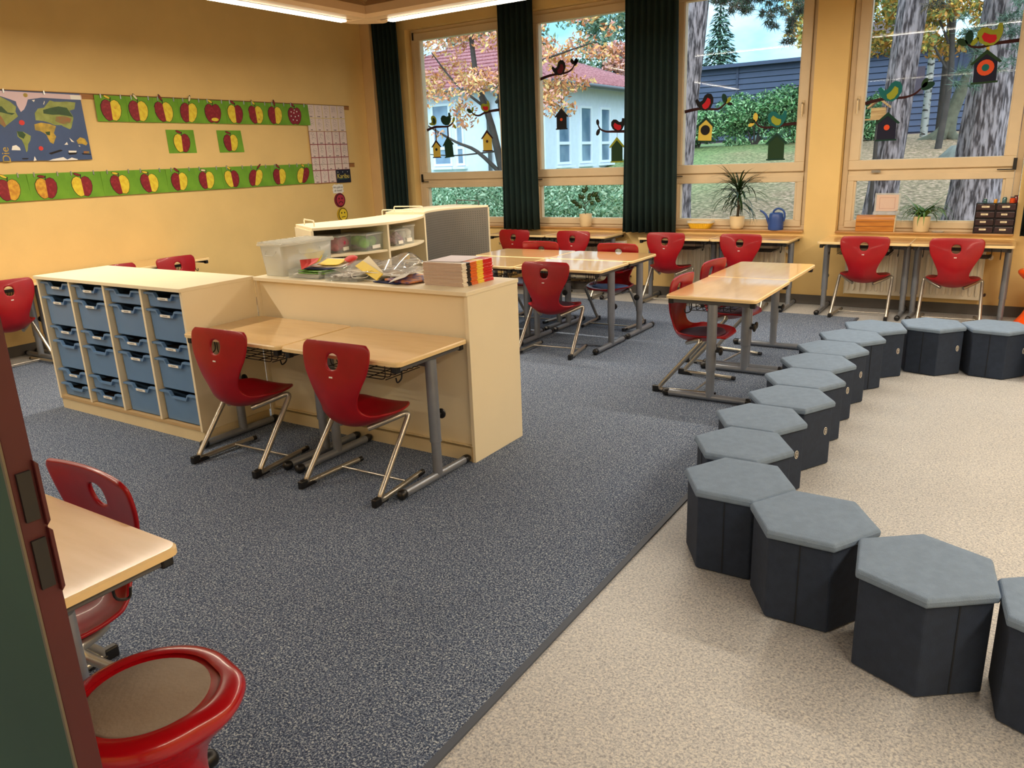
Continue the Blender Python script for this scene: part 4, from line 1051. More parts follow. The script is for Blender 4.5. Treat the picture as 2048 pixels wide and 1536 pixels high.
def painting(label, y0, y1, z0, z1, ac, s, L, R, leaf, style=0, skew=0.0, lift=.02, clips=True, group='apple paintings', lean=0, dz=0):
    cy2, cz = (y0+y1)/2, (z0+z1)/2
    t = thing('apple_painting', label, 'painting', (XL+lift, cy2, cz), 0, group)
    w, h = (y1-y0)/2, (z1-z0)/2
    flat('green_sheet', [(-w, h), (w, h), (w+skew, -h), (-w+skew*.5, -h)], 0, .0018, gsheetM, t)
    apple(t, ac-cy2, dz-.012, s, L, R, leaf, style, lean=lean)
    if clips:
        for u in (-w*.62, w*.62):
            MB().box(.0, u-.006, h-.03, .009, u+.006, h+.012).build('clip', metalM, t, bevel=.002)
    t.rotation_euler = (0, random.uniform(.0, .05), 0)
    return t
O2 = 'first second third fourth fifth sixth seventh eighth ninth tenth eleventh twelfth thirteenth fourteenth'.split()
te = [4.52, 4.845, 5.14, 5.43, 5.74, 6.035, 6.345, 6.645, 6.93, 7.27]
ta = [4.676, 4.966, 5.256, 5.55, 5.861, 6.159, 6.455, 6.74, 7.05]
tinfo = [(RED, YEL, (YEL, -1, 2.7), 1, 'half with seed spots'), (RED, YEL, (CRM, 1, 2.2), 0, 'and a cream leaf'), (RED, YEL, (RED, 1, 2.0), 0, 'and a dark red leaf'), (RED, YEL, (CRM, 1, 1.4), 0, 'wild, core and white leaf'), (RED, YEL, (YEL, -1, 2.6), 2, 'almost all red with yellow core'),
         (YEL, RED, (RED, 1, 2.6), 0, 'yellow on its left half'), (RED, YEL, (YEL, 1, 2.3), 1, 'with specked yellow half'), (RED, YEL, (RED, 1, 1.8), 0, 'with short red leaf'), (RED, RED, (RED, 1, 2.5), 3, 'red all over with white dots')]
for i in range(9):
    L, R, lf_, st_, tx = tinfo[i]
    painting(O2[i]+' apple painting of the upper row, '+tx, te[i]+.002, te[i+1]+.01, 2.10, 2.345, ta[i], .108, L, R, lf_, st_, .02 if i == 8 else .0, .019+.003*(i % 2), lean=(0, 0, -.12, .1, 0, 0, -.1, 0, 0)[i])
be = [2.95, 3.29, 3.53, 3.744, 4.088, 4.441, 4.805, 5.155, 5.507, 5.865, 6.217, 6.56, 6.929, 7.24]
ba = [3.12, 3.37, 3.572, 3.905, 4.246, 4.635, 4.961, 5.311, 5.656, 5.994, 6.337, 6.698, 7.08]
binfo = [None, None, (RED, AMB, (YEL, -1), 0, 'red and amber'), (AMB, RED, (RED, 1, 3.0), 0, 'amber and red'), (YEL, RED, (RED, -1, 2.8), 0, 'yellow left, red right'), (RED, YEL, (YEL, 1, 2.9), 0, 'red left with yellow leaf'), (RED, YEL, (YEL, 1, 2.9), 0, 'small leaf, red left'), (RED, YEL, (RED, 1, 2.5), 0, 'ragged red half'),
         (RED, YEL, (CRM, 1, 3.0), 0, 'with cream leaf'), (YEL, RED, (YEL, 1, 2.4), 0, 'yellow left with yellow leaf'), (RED, YEL, (RED, 1, .9), 0, 'tilted with big red half'), (RED, YEL, (RED, 1, 2.4), 0, 'smaller, dark leaf'), (YEL, RED, (YEL, 1, 2.6), 0, 'last at its right end')]
for i in range(2, 13):
    L, R, lf_, st_, tx = binfo[i]
    y0 = be[i]+.004 if i > 2 else 3.36
    painting(O2[i-2]+' apple painting of the lower row, '+tx, y0, be[i+1]+.004, 1.392, 1.632, ba[i] if i > 2 else 3.575, .102, L, R, lf_, st_, .02, .019+.003*(i % 2), lean=(0, 0, 0, 0, -.05, -.12, -.1, 0, 0, -.1, .25, 0, .3)[i])
painting('left one of the two single apple paintings between the rows', 5.25, 5.585, 1.79, 2.03, 5.425, .103, YEL, RED, (RED, -1, 2.8), 0, .012, .004, False, 'single apple paintings')
painting('right one of the two single apple paintings between the rows', 5.885, 6.215, 1.79, 2.03, 6.06, .100, RED, YEL, (RED, 1, 2.8), 0, .02, .004, False, 'single apple paintings')

# world map
mapblue = mat('map_sea_blue', (52, 76, 120), .45, var=.08, scale=4); lgM = mat('map_light_green', (128, 140, 60), .5, col2=(150, 160, 80), scale=14); dgM = mat('map_dark_green', (36, 72, 26), .5, var=.15, scale=20)
ylM = mat('map_yellow_land', (204, 168, 50), .5, col2=(150, 130, 50), scale=18); brM = mat('map_brown_land', (150, 96, 52), .5, col2=(120, 116, 60), scale=22); piM = mat('map_pale_ice', (216, 190, 196), .5)
my0, my1, mz0, mz1 = 2.55, 4.385, 1.745, 2.348
mpt = thing('world_map', 'blue picture world map hanging from the rail at the left edge', 'map', (XL+.02, 0, 0))
flat('map_sheet', [(my0, mz0), (my1+.01, mz0), (my1, mz1), (my0, mz1)], 0, .002, mapblue, mpt)
# picture coordinates of the visible part: (x/1707*200 px) measured -> metres on the sheet
def MU(p): 
    return [(3.67+(x-60)/1310*.725*1.0+((y-200)/1150)*(-.04), 2.349-(y-190)/1180*.600) for x, y in p]
def land(name, pts, M, k, th=.0006): flat(name, MU(pts), .0021+k*.0008, th, M, mpt)
land('ice_border', [(-1700, 190), (1375, 215), (1380, 300), (1180, 300), (700, 290), (480, 330), (440, 430), (400, 500), (345, 545), (300, 440), (290, 370), (180, 330), (60, 290), (-1700, 300)], piM, 0)
land('map_legend', [(1180, 225), (1360, 225), (1368, 300), (1190, 300)], whiteM, 1)
land('continent', [(-500, 330), (60, 300), (200, 380), (280, 460), (260, 540), (290, 620), (190, 700), (90, 780), (60, 810), (-30, 720), (-120, 640), (-420, 420)], lgM, 1)
land('forest_belt', [(-400, 480), (60, 460), (140, 560), (250, 570), (200, 600), (40, 560), (-60, 560)], dgM, 2)
land('dry_land', [(-60, 600), (0, 580), (60, 680), (90, 780), (60, 800), (-30, 730)], brM, 2)
land('continent', [(240, 870), (340, 880), (450, 950), (430, 1030), (390, 1090), (370, 1200), (345, 1230), (330, 1120), (300, 1020), (240, 960)], lgM, 1)
land('forest_belt', [(240, 870), (330, 880), (370, 930), (330, 1000), (260, 960)], dgM, 2)
land('continent', [(560, 560), (620, 480), (720, 460), (830, 330), (900, 350), (1000, 350), (1100, 340), (1260, 350), (1230, 470), (1140, 500), (1190, 600), (1190, 640), (1140, 800), (1110, 830), (1000, 780), (980, 760), (860, 760), (780, 720), (680, 690), (560, 680)], lgM, 1)
land('forest_belt', [(700, 500), (830, 460), (960, 430), (1100, 450), (1150, 540), (1190, 610), (1080, 590), (960, 575), (840, 580), (700, 560)], dgM, 2)
land('dry_land', [(900, 610), (1060, 600), (1160, 640), (1120, 720), (1000, 740), (880, 690)], brM, 2)
land('continent', [(530, 750), (640, 720), (780, 740), (880, 780), (830, 900), (860, 960), (800, 1090), (750, 1060), (720, 980), (700, 920), (620, 870), (530, 850)], ylM, 1)
land('forest_belt', [(690, 880), (770, 870), (760, 940), (710, 930)], dgM, 2)
land('continent', [(1200, 1030), (1270, 970), (1350, 1000), (1390, 1080), (1360, 1120), (1290, 1090), (1220, 1090)], ylM, 1)
land('ice_border', [(680, 1385), (760, 1355), (940, 1325), (1000, 1370), (1080, 1335), (1180, 1365), (1180, 1380)], whiteM, 1)
for c_, r, M in (((335, 725), 45, redpM), ((585, 1165), 38, redpM), ((450, 260), 36, ylM)): land('small_picture', [(c_[0]+r*math.cos(a), c_[1]+r*math.sin(a)) for a in [i*PI/6 for i in range(12)]], M, 2)
for P_ in ([(1080, 980), (1160, 1060), (1110, 1050)], [(980, 1105), (1030, 1055), (1045, 1105)], [(440, 1385), (465, 1300), (490, 1370)], [(740, 340), (745, 360), (725, 410), (715, 400)], [(540, 340), (590, 330), (570, 370)], [(120, 1190), (140, 1120), (200, 1105), (250, 1150), (260, 1195)], [(1220, 1120), (1250, 1120), (1250, 1145)]): land('small_picture', P_, whiteM, 2)
for P_ in ([(700, 1250), (900, 1190), (940, 1200), (930, 1215), (740, 1275)], [(1020, 1250), (1195, 1245), (1160, 1275), (1050, 1285)], [(1265, 1260), (1430, 1275), (1420, 1290), (1280, 1280)], [(260, 1330), (370, 1330), (350, 1350), (270, 1350)]): land('small_picture', P_, inkM, 2)
land('small_picture', [(1040, 1210), (1180, 1215), (1170, 1245), (1040, 1245)], whiteM, 2); land('small_picture', [(1300, 1220), (1400, 1225), (1400, 1265), (1300, 1262)], brM, 2)
text_part('map_title', 'Die', .095, ylM, mpt, (.0032, 3.648, 1.83), (0, -PI/2, PI), .0004)
mt_ = [o for o in mpt.children if o.name.startswith('map_title')][0]
mt_.matrix_local = Matrix(((0, 0, 1, .0032), (0, -1, 0, 3.615), (1, 0, 0, 1.80), (0, 0, 0, 1)))
for y in (3.05, 3.70, 4.05): MB().box(.0, y-.006, 2.325, .010, y+.006, 2.358).build('clip', metalM, mpt)

# sound table poster
po = thing('letter_poster', 'white poster grid of letter cards with yellow and red frames', 'poster', (XL+.016, 0, 0))
py0, py1, pz0, pz1 = 7.255, 7.925, 1.385, 2.352
flat('poster_sheet', [(py0, pz0), (py1, pz0), (py1, pz1), (py0, pz1)], 0, .0015, mat('poster_white', (222, 204, 196), .55, var=.02), po)
yfr = mat('poster_yellow_frame', (206, 186, 96), .5); rfr = mat('poster_red_frame', (134, 28, 40), .5); skM = mat('grey_sketch_ink', (110, 104, 104), .7)
cw_, chh = (py1-py0)/5, (pz1-pz0)/6
gy, gr, sk, tx_ = MB(), MB(), MB(), MB()
X_ = lambda u, v, w: (w, u, v)
def rect(mb, a, b, c_, d__, w0=.0016, w1=.0022): mb.prism([(a, b), (c_, b), (c_, d__), (a, d__)], w0, w1, X_)
for r in range(6):
    for k in range(5):
        if r == 5 and k > 2: continue
        a, z = py0+k*cw_, pz1-(r+1)*chh; mb = gy if r < 2 else gr; e = .0035 if r < 2 else .005
        rect(mb, a, z, a+cw_, z+e); rect(mb, a, z+chh-e, a+cw_, z+chh); rect(mb, a, z+e, a+e, z+chh-e); rect(mb, a+cw_-e, z+e, a+cw_, z+chh-e)
        for q in range(3):
            rx, rz_ = random.uniform(.012, .03), random.uniform(.010, .022); cx, cz = a+cw_/2+random.uniform(-.012, .012), z+chh*(.45+.18*q)+random.uniform(-.006, .006)
            ptsq = [(.002, cx+rx*math.cos(t)*(1+.3*math.sin(3*t+q)), cz+rz_*math.sin(t)) for t in [i*PI/6 for i in range(random.choice((8, 11, 12)))]]
            sk.tube(ptsq, .0011, 4)
        for q in range(random.choice((2, 3))): rect(tx_, a+cw_*.34+q*.016, z+.012, a+cw_*.34+q*.016+.011, z+.022, .0016, .002)
gy.build('yellow_frames', yfr, po); gr.build('red_frames', rfr, po); tag(sk.build('card_sketches', skM, po, smooth=180), kind='stuff'); tag(tx_.build('card_letters', inkM, po), kind='stuff')
flat('title_card', [(py0+3*cw_+.004, pz0-.008), (py1+.006, pz0-.008), (py1+.006, pz0+chh), (py0+3*cw_+.004, pz0+chh)], .0016, .001, mat('poster_navy', (16, 20, 40), .5), po)
tt = text_part('title_text', 'Karibu', .085, mat('title_yellow', (214, 196, 90), .5), po, (0, 0, 0), (0, 0, 0), .0004)
tt.matrix_local = Matrix(((0, 0, 1, .003), (1, 0, 0, py0+4*cw_), (0, 1, 0, pz0+.075), (0, 0, 0, 1)))
tw = MB().tube([(.003, py0+3*cw_+.05+i*.009, pz0+.035+.007*abs(math.sin(i*.75))) for i in range(19)], .0015, 4); tw.build('title_wave', mat('title_teal', (70, 150, 130), .5), po)
for k in range(3): flat('title_star', [(py0+3*cw_+.04+k*.09+.006*math.cos(a), pz0+.13+.006*math.sin(a)) for a in [i*PI/3 for i in range(6)]], .0027, .0005, whiteM, po)
# mood signs
def disc(name, cy2, cz, ry, rz_, off, th, M, par, n=28): return flat(name, [(cy2+ry*math.cos(i*2*PI/n), cz+rz_*math.sin(i*2*PI/n)) for i in range(n)], off, th, M, par)
sg = thing('question_sign', 'white cloud edged sign reading Wie geht es dir heute below the poster', 'sign', (XL+.002, 7.685, 1.30))
cl = []
for i in range(40):
    a = i*2*PI/40; cl.append((.098*max(-1, min(1, 1.25*math.cos(a)))+.006*math.sin(9*a), .058*max(-1, min(1, 1.25*math.sin(a)))+.005*math.cos(9*a)))
flat('sign_board', cl, 0, .004, whiteM, sg)
for k, (s_, z) in enumerate((('Wie geht es', .020), ('dir heute?', -.022))):
    q = text_part('sign_text', s_, .036, inkM, sg, (0, 0, 0), (0, 0, 0), .0003); q.matrix_local = Matrix(((0, 0, 1, .0045), (1, 0, 0, 0), (0, 1, 0, z), (0, 0, 0, 1)))
def smiley(label, cy2, cz, M1, M2, mouth):
    t = thing('smiley_sign', label, 'sign', (XL+.002, cy2, cz), 0, 'mood smileys on the wall')
    disc('felt_backing', -.008, 0, .100, .094, 0, .006, M1, t); disc('face_ring', .0, 0, .083, .084, .0061, .003, inkM, t); disc('face', .0, 0, .074, .075, .0092, .001, M2, t)
    for s_ in (-1, 1): disc('eye', s_*.028, .022, .010, .012, .0103, .001, inkM, t, 12)
    if mouth == 'sad': pts = [(.0115, .036*math.cos(a), -.045+.026*math.sin(a)) for a in [PI*i/10 for i in range(11)]]
    else: pts = [(.0115, -.034, -.034), (.0115, .036, -.030)]
    MB().tube(pts, .0045, 6).build('mouth', inkM, t)
smiley('dark red sad smiley on the wall under the white question sign', 7.705, 1.152, mat('felt_dark_red', (122, 26, 44), .9), mat('face_red', (172, 46, 66), .8), 'sad')
smiley('yellow smiley with a straight mouth, lowest on the wall', 7.73, .962, mat('felt_yellow', (196, 160, 30), .9), mat('face_yellow', (238, 208, 50), .8), 'flat')

# ================================================================== BIRD BRANCHES ON THE WINDOWS
YG = 8.628
feltb = mat('branch_brown_felt', (52, 16, 18), .9); green_d = mat('felt_dark_green', (16, 56, 44), .9); green_b = mat('felt_bottle_green', (30, 60, 34), .9); teal_f = mat('felt_teal', (20, 104, 104), .9)
lime_f = mat('felt_lime', (150, 160, 50), .9); yell_f = mat('felt_pale_yellow', (214, 190, 84), .9); blk_f = mat('felt_black', (22, 20, 24), .9); red_f = mat('felt_bright_red', (196, 30, 44), .9); navy_f = mat('felt_navy', (24, 26, 50), .9); org_f = mat('felt_orange', (222, 84, 44), .9); dred_f = mat('felt_deep_red', (96, 22, 40), .9)
def fl(name, poly, M, par, k=0, th=.003): return MB().prism(poly, 0, th, lambda u, v, w: (u, -.001-k*.0032-w, v)).build(name, M, par)
BODY = [(-.50, .02), (-.56, .30), (-.42, .36), (-.30, .16), (-.14, .20), (.02, .42), (.22, .50), (.42, .40), (.50, .18), (.46, -.06), (.28, -.30), (.02, -.42), (-.22, -.34), (-.40, -.16)]
BEL = [(-.20, -.05), (.0, .06), (.18, .26), (.32, .14), (.30, -.08), (.12, -.28), (-.06, -.32), (-.18, -.22)]
def branch_decor(label, line, leafs, birds, houses):
    t = thing('bird_branch', label, 'window decoration', (0, YG, 0), 0, 'felt bird branches on the window panes')
    L = catmull([(x, z) for x, z in line], 5)
    n = len(L); th = [.017-.010*i/(n-1) for i in range(n)]
    P0, P1 = [], []
    for i, (x, z) in enumerate(L):
        a = L[max(i-1, 0)]; b = L[min(i+1, n-1)]; d = Vector((b[0]-a[0], b[1]-a[1])).normalized()
        P0.append((x-d.y*th[i], z+d.x*th[i])); P1.append((x+d.y*th[i], z-d.x*th[i]))
    fl('branch', P0+P1[::-1], feltb, t)
    for (x, z, a, s, M) in leafs:
        fl('leaf', [(x+s*(.5+.5*math.cos(q))*math.cos(a)-s*.28*math.sin(q)*math.sin(a), z+s*(.5+.5*math.cos(q))*math.sin(a)+s*.28*math.sin(q)*math.cos(a)) for q in [i*PI/6 for i in range(12)]], M, t, 1)
    for (x, z, s, fx_, M, M2, rot) in birds:
        c_, s_ = math.cos(rot), math.sin(rot)
        T = lambda p: [(x+fx_*s*(u*c_-v*s_), z+s*(u*s_+v*c_)) for u, v in p]
        fl('bird', T(BODY), M, t, 1)
        if M2: fl('bird_belly', T(BEL), M2, t, 2)
    for (x, z, w, h, ztop, cordw, M, Mr, hole, rot, cM) in houses:
        fl('hanging_cord', [(x-cordw, z+h*.45), (x+cordw, z+h*.45), (x+cordw, ztop), (x-cordw, ztop)], cM, t, 0)
        c_, s_ = math.cos(rot), math.sin(rot); T = lambda p: [(x+(u*c_-v*s_), z+(u*s_+v*c_)) for u, v in p]
        fl('birdhouse', T([(-w*.36, -h*.5), (w*.36, -h*.5), (w*.36, h*.22), (0, h*.48), (-w*.36, h*.22)]), M, t, 1)
        fl('birdhouse_roof', T([(-w*.5, h*.12), (-w*.42, h*.08), (0, h*.40), (w*.42, h*.08), (w*.5, h*.12), (0, h*.54)]), Mr, t, 2)
        fl('birdhouse_base', T([(-w*.42, -h*.53), (w*.42, -h*.53), (w*.42, -h*.47), (-w*.42, -h*.47)]), Mr, t, 2)
        for k, (r, hm) in enumerate(hole): fl('entrance_hole', T([(r*math.cos(q), -h*.03+r*math.sin(q)) for q in [i*PI/8 for i in range(16)]]), hm, t, 3+k)
branch_decor('bird branch with two birdhouses at the left of the first window', [(-6.865, 2.012), (-6.74, 2.045), (-6.62, 2.045), (-6.50, 2.045), (-6.43, 2.085), (-6.405, 2.12)], [(-6.42, 2.09, 1.2, .07, lime_f), (-6.41, 2.06, -1.0, .06, lime_f)],
             [(-6.745, 2.12, .13, 1, lime_f, green_b, .9), (-6.525, 2.125, .17, -1, green_d, None, -.5)], [(-6.72, 1.765, .17, .22, 2.03, .008, yell_f, feltb, [(.018, blk_f)], 0, feltb), (-6.515, 1.78, .19, .25, 2.04, .009, green_d, green_b, [], .08, feltb)])
branch_decor('bird branch with yellow birdhouse beside the curtain in the first window', [(-5.66, 2.202), (-5.80, 2.195), (-5.91, 2.178), (-6.0, 2.150), (-6.07, 2.165), (-6.115, 2.20)], [(-6.11, 2.195, 2.6, .085, green_b), (-6.10, 2.20, 1.4, .06, lime_f)],
             [(-5.885, 2.245, .14, -1, lime_f, red_f, -.6)], [(-5.885, 1.835, .19, .25, 2.17, .0015, yell_f, feltb, [(.018, brownM)], 0, blk_f)])
branch_decor('bird branch with black birdhouse on a long thread in the second window', [(-5.072, 2.512), (-4.95, 2.54), (-4.83, 2.552), (-4.72, 2.555), (-4.64, 2.585), (-4.60, 2.635)], [(-4.60, 2.62, 1.2, .09, blk_f), (-4.61, 2.64, 2.1, .07, blk_f), (-4.60, 2.65, .5, .06, blk_f)],
             [(-4.80, 2.605, .18, 1, blk_f, dred_f, .3)], [(-4.785, 2.04, .19, .23, 2.54, .0015, blk_f, blk_f, [(.018, org_f)], 0, blk_f)])
branch_decor('bird branch with bottle green birdhouse by the curtain in the second window', [(-3.86, 1.852), (-3.98, 1.858), (-4.10, 1.862), (-4.20, 1.868), (-4.27, 1.90), (-4.295, 1.945)], [(-4.295, 1.94, 1.7, .07, blk_f), (-4.28, 1.90, 4.3, .08, blk_f)],
             [(-4.035, 1.925, .17, -1, blk_f, red_f, -.3)], [(-4.05, 1.655, .20, .27, 1.86, .0015, green_b, lime_f, [], 0, blk_f)])
branch_decor('bird branch with yellow birdhouse and dark round hole in the third window', [(-3.232, 2.026), (-3.13, 2.042), (-3.03, 2.048), (-2.93, 2.035), (-2.85, 2.035), (-2.79, 2.075), (-2.765, 2.10)], [(-2.775, 2.09, 1.9, .10, green_d), (-2.77, 2.085, .9, .075, lime_f), (-2.76, 2.08, -.1, .06, blk_f)],
             [(-3.0, 2.10, .19, 1, blk_f, red_f, .2)], [(-2.99, 1.83, .21, .25, 2.04, .0025, yell_f, green_d, [(.052, blk_f)], -.05, blk_f)])
branch_decor('bird branch with dark green birdhouse at the right of the third window', [(-2.012, 1.843), (-2.12, 1.838), (-2.22, 1.825), (-2.33, 1.815), (-2.41, 1.835), (-2.452, 1.885)], [(-2.45, 1.88, 1.6, .09, yell_f), (-2.45, 1.88, 2.9, .08, green_b), (-2.46, 1.87, 3.6, .07, yell_f)],
             [(-2.225, 1.89, .19, -1, teal_f, lime_f, -.2)], [(-2.22, 1.62, .23, .26, 1.83, .0025, green_b, green_d, [], 0, blk_f)])
branch_decor('bird branch with navy birdhouse and orange hole in the fourth window', [(-1.388, 1.990), (-1.28, 2.015), (-1.17, 2.026), (-1.05, 2.024), (-.96, 2.05), (-.90, 2.105)], [(-.91, 2.09, .4, .12, green_d), (-.90, 2.10, 1.2, .09, green_b), (-.90, 2.10, .9, .06, lime_f)],
             [(-1.165, 2.075, .20, 1, teal_f, lime_f, .15)], [(-1.175, 1.765, .23, .25, 2.01, .0015, navy_f, green_d, [(.026, org_f)], 0, blk_f)])
branch_decor('bird branch with target patterned birdhouse at the right of the fourth window', [(-.128, 2.437), (-.24, 2.435), (-.36, 2.428), (-.46, 2.41), (-.53, 2.42), (-.58, 2.455)], [(-.57, 2.44, 2.6, .10, green_b), (-.56, 2.44, 1.6, .12, green_d), (-.54, 2.43, .9, .08, lime_f)],
             [(-.395, 2.495, .20, -1, lime_f, red_f, -.4)], [(-.405, 2.24, .25, .27, 2.43, .013, navy_f, green_b, [(.068, org_f), (.030, teal_f)], .03, yell_f)])

# ================================================================== OUTSIDE
def gz(x, y):
    P = [(8.8, -.1), (13, .32), (19, 1.22), (23, 1.72), (30, 1.9), (75, 2.8)]
    for (a, b), (c_, d) in zip(P, P[1:]):
        if y <= c_: return b+(d-b)*max(0, (y-a))/(c_-a)
    return 2.8
gm = bpy.data.materials.new('grass_and_leaf_litter'); gm.use_nodes = True; MATS['grass_and_leaf_litter'] = gm
n = gm.node_tree; b = n.nodes['Principled BSDF']; b.inputs['Roughness'].default_value = .95
t = n.nodes.new('ShaderNodeTexCoord')
z1 = n.nodes.new('ShaderNodeTexNoise'); z1.inputs['Scale'].default_value = 14; z1.inputs['Detail'].default_value = 8
g1 = n.nodes.new('ShaderNodeValToRGB'); g1.color_ramp.elements[0].position = .35; g1.color_ramp.elements[0].color = rgb((78, 104, 58)); g1.color_ramp.elements[1].position = .68; g1.color_ramp.elements[1].color = rgb((152, 170, 108))
g2 = n.nodes.new('ShaderNodeValToRGB'); g2.color_ramp.elements[0].position = .35; g2.color_ramp.elements[0].color = rgb((104, 84, 60)); g2.color_ramp.elements[1].position = .66; g2.color_ramp.elements[1].color = rgb((192, 154, 128))
k_ = g2.color_ramp.elements.new(.5); k_.color = rgb((142, 120, 88))
z2 = n.nodes.new('ShaderNodeTexNoise'); z2.inputs['Scale'].default_value = .45; z2.inputs['Detail'].default_value = 5
sx_ = n.nodes.new('ShaderNodeSeparateXYZ'); mr = n.nodes.new('ShaderNodeMapRange'); mr.inputs[1].default_value = -7.5; mr.inputs[2].default_value = -1.0
ad = n.nodes.new('ShaderNodeMath'); ad.operation = 'ADD'; mr2 = n.nodes.new('ShaderNodeMapRange'); mr2.inputs[1].default_value = .58; mr2.inputs[2].default_value = 1.05
mx = n.nodes.new('ShaderNodeMix'); mx.data_type = 'RGBA'
L = n.links.new
L(t.outputs['Object'], z1.inputs['Vector']); L(t.outputs['Object'], z2.inputs['Vector']); L(t.outputs['Object'], sx_.inputs[0]); L(sx_.outputs['X'], mr.inputs[0])
L(z1.outputs['Fac'], g1.inputs[0]); L(z1.outputs['Fac'], g2.inputs[0]); L(mr.outputs[0], ad.inputs[0]); L(z2.outputs['Fac'], ad.inputs[1]); L(ad.outputs[0], mr2.inputs[0])
L(mr2.outputs[0], mx.inputs['Factor']); L(g1.outputs[0], mx.inputs[6]); L(g2.outputs[0], mx.inputs[7]); L(mx.outputs[2], b.inputs['Base Color'])
G = [[(x, y, gz(x, y)+.04*math.sin(x*1.3+y)*(y > 11)) for x in [-70+i*2 for i in range(61)]] for y in [8.85, 10, 11, 12, 13, 15, 17, 19, 21, 23, 26, 30, 40, 55, 75]]
o = MB().grid(G).build('ground', gm, smooth=180, fix=False); o['kind'] = 'structure'

def foliage(name, blobs, n, size, mats, parent, droop=0.0, seed=1):
    rnd = random.Random(seed); mb = MB(); tot = sum(b_[3]*b_[4]*b_[5] for b_ in blobs)
    for (x, y, z, rx, ry, rz_) in blobs:
        for _ in range(max(3, int(n*rx*ry*rz_/tot))):
            while True:
                u, v, w = rnd.uniform(-1, 1), rnd.uniform(-1, 1), rnd.uniform(-1, 1); q = u*u+v*v+w*w
                if q <= 1: break
            s = size*rnd.uniform(.6, 1.3); c = Vector((x+u*rx, y+v*ry, z+w*rz_))
            a = Vector((rnd.uniform(-1, 1), rnd.uniform(-1, 1), rnd.uniform(-1, 1)-droop)).normalized(); b = a.orthogonal().normalized(); b.rotate(Matrix.Rotation(rnd.uniform(0, 6.3), 3, a))
            mb.mi(rnd.randrange(len(mats))).add([c-a*s, c+b*s*.42, c+a*s, c-b*s*.42], [(0, 1, 2, 3)])
    o = mb.build(name, mats, parent, fix=False); return o
def limbs(name, segs, M, parent, n=7):
    mb = MB()
    for pts, r0, r1 in segs:
        P = catmull(pts, 4); N = len(P); mb.tube(P, [r0+(r1-r0)*i/(N-1) for i in range(N)], n)
    return mb.build(name, M, parent, smooth=70)
barkM = mat('grey_pine_bark', (62, 54, 56), .95, col2=(158, 146, 148), scale=8, stretch=(3.2, 3.2, .6), detail=8, lo=.40, hi=.60, bump=.8, bscale=14)
darkbM = mat('dark_branch_bark', (64, 58, 54), .9, var=.2, scale=8); birchM = mat('birch_bark', (170, 170, 164), .8, col2=(60, 56, 52), scale=6, stretch=(1, 1, 3), lo=.55, hi=.62)
def F_(n, c): return mat(n, c, .75, var=.15, scale=3)
aut = [F_('autumn_orange', (230, 166, 104)), F_('autumn_yellow', (228, 196, 128)), F_('autumn_pink', (224, 166, 152)), F_('autumn_rust', (190, 122, 80))]
yel_ = [F_('leaf_gold', (206, 168, 74)), F_('leaf_olive', (150, 146, 70)), F_('leaf_amber', (190, 134, 60)), F_('leaf_dim_green', (104, 116, 62))]
grn = [F_('hedge_green', (138, 176, 140)), F_('hedge_pale', (186, 210, 178)), F_('hedge_deep', (104, 142, 108))]
bsh = [F_('bush_green', (98, 152, 96)), F_('bush_light', (166, 206, 150)), F_('bush_dark', (50, 86, 54))]
ndl = [F_('needle_dark', (56, 66, 56)), F_('needle_brown', (92, 78, 66)), F_('needle_green', (70, 96, 72))]
spr = [F_('spruce_green', (62, 96, 72)), F_('spruce_blue', (96, 130, 108)), F_('spruce_dark', (40, 66, 50))]
# hedge bank
hg = foliage('hedge', [(-8.0+i*.55, 12.9+.2*math.sin(i), .75, .55, 1.0, .50) for i in range(-5, 4)]+[(-8.0+i*.55, 12.2, .45, .5, .6, .55) for i in range(-5, 4)], 34000, .042, grn, None, seed=3)
tag(hg, 'low green hedge bank right outside the two left windows', 'hedge')
# white building
wbM = mat('white_render_wall', (214, 226, 240), .85, var=.03); tileM = mat('mauve_red_roof_tiles', (140, 84, 88), .8, col2=(178, 122, 124), scale=20, stretch=(1, 1, 1), detail=3)
bld = thing('school_building', 'white one storey building with a red tiled hip roof outside the left windows', 'building', (-9.6, 16.5, 0))
BX, BY, BZ = -8.2, 7.6, 3.3
MB().box(BX, 0, -.3, 0, BY, BZ).build('outer_wall', wbM, bld)
rf = MB(); e = .42; zr = 5.0; rx = BX/2; r0, r1 = 3.6, BY-3.4
A, B_, C2, D = (BX-e, -e, BZ-.04), (e, -e, BZ-.04), (e, BY+e, BZ-.04), (BX-e, BY+e, BZ-.04); R0, R1 = (rx, r0, zr), (rx, r1, zr)
rf.add([A, B_, C2, D, R0, R1], [(0, 1, 4), (1, 2, 5, 4), (2, 3, 5), (3, 0, 4, 5)]); rf.build('roof', tileM, bld, solid=.06, fix=False)
tl = MB()     # pantile courses following both visible slopes
def course(p, q, k, s0, s1):
    for i in range(k):
        f = (i+.5)/k; a = Vector(p[0])*(1-f)+Vector(p[1])*f; b = Vector(q[0])*(1-f)+Vector(q[1])*f
        tl.tube([a+Vector((0, 0, .05)), b+Vector((0, 0, .05))], .030, 5)
course((B_, R0), (C2, R1), 16, 0, 0); course((B_, R0), (A, R0), 14, 0, 0)
for i in range(34):
    f = (i+.5)/34; y = -e+(BY+2*e)*f; mxh = 1.0
    if y < r0: mxh = (y+e)/(r0+e)
    elif y > r1: mxh = (BY+e-y)/(BY+e-r1)
    a = Vector((e, y, BZ-.04)); b = Vector((rx*1.0, y, zr)); b2 = a+(b-a)*mxh; tl.tube([a+Vector((0, 0, .045)), b2+Vector((0, 0, .045))], .035, 5)
tl.build('roof_tiles', tileM, bld, smooth=180)
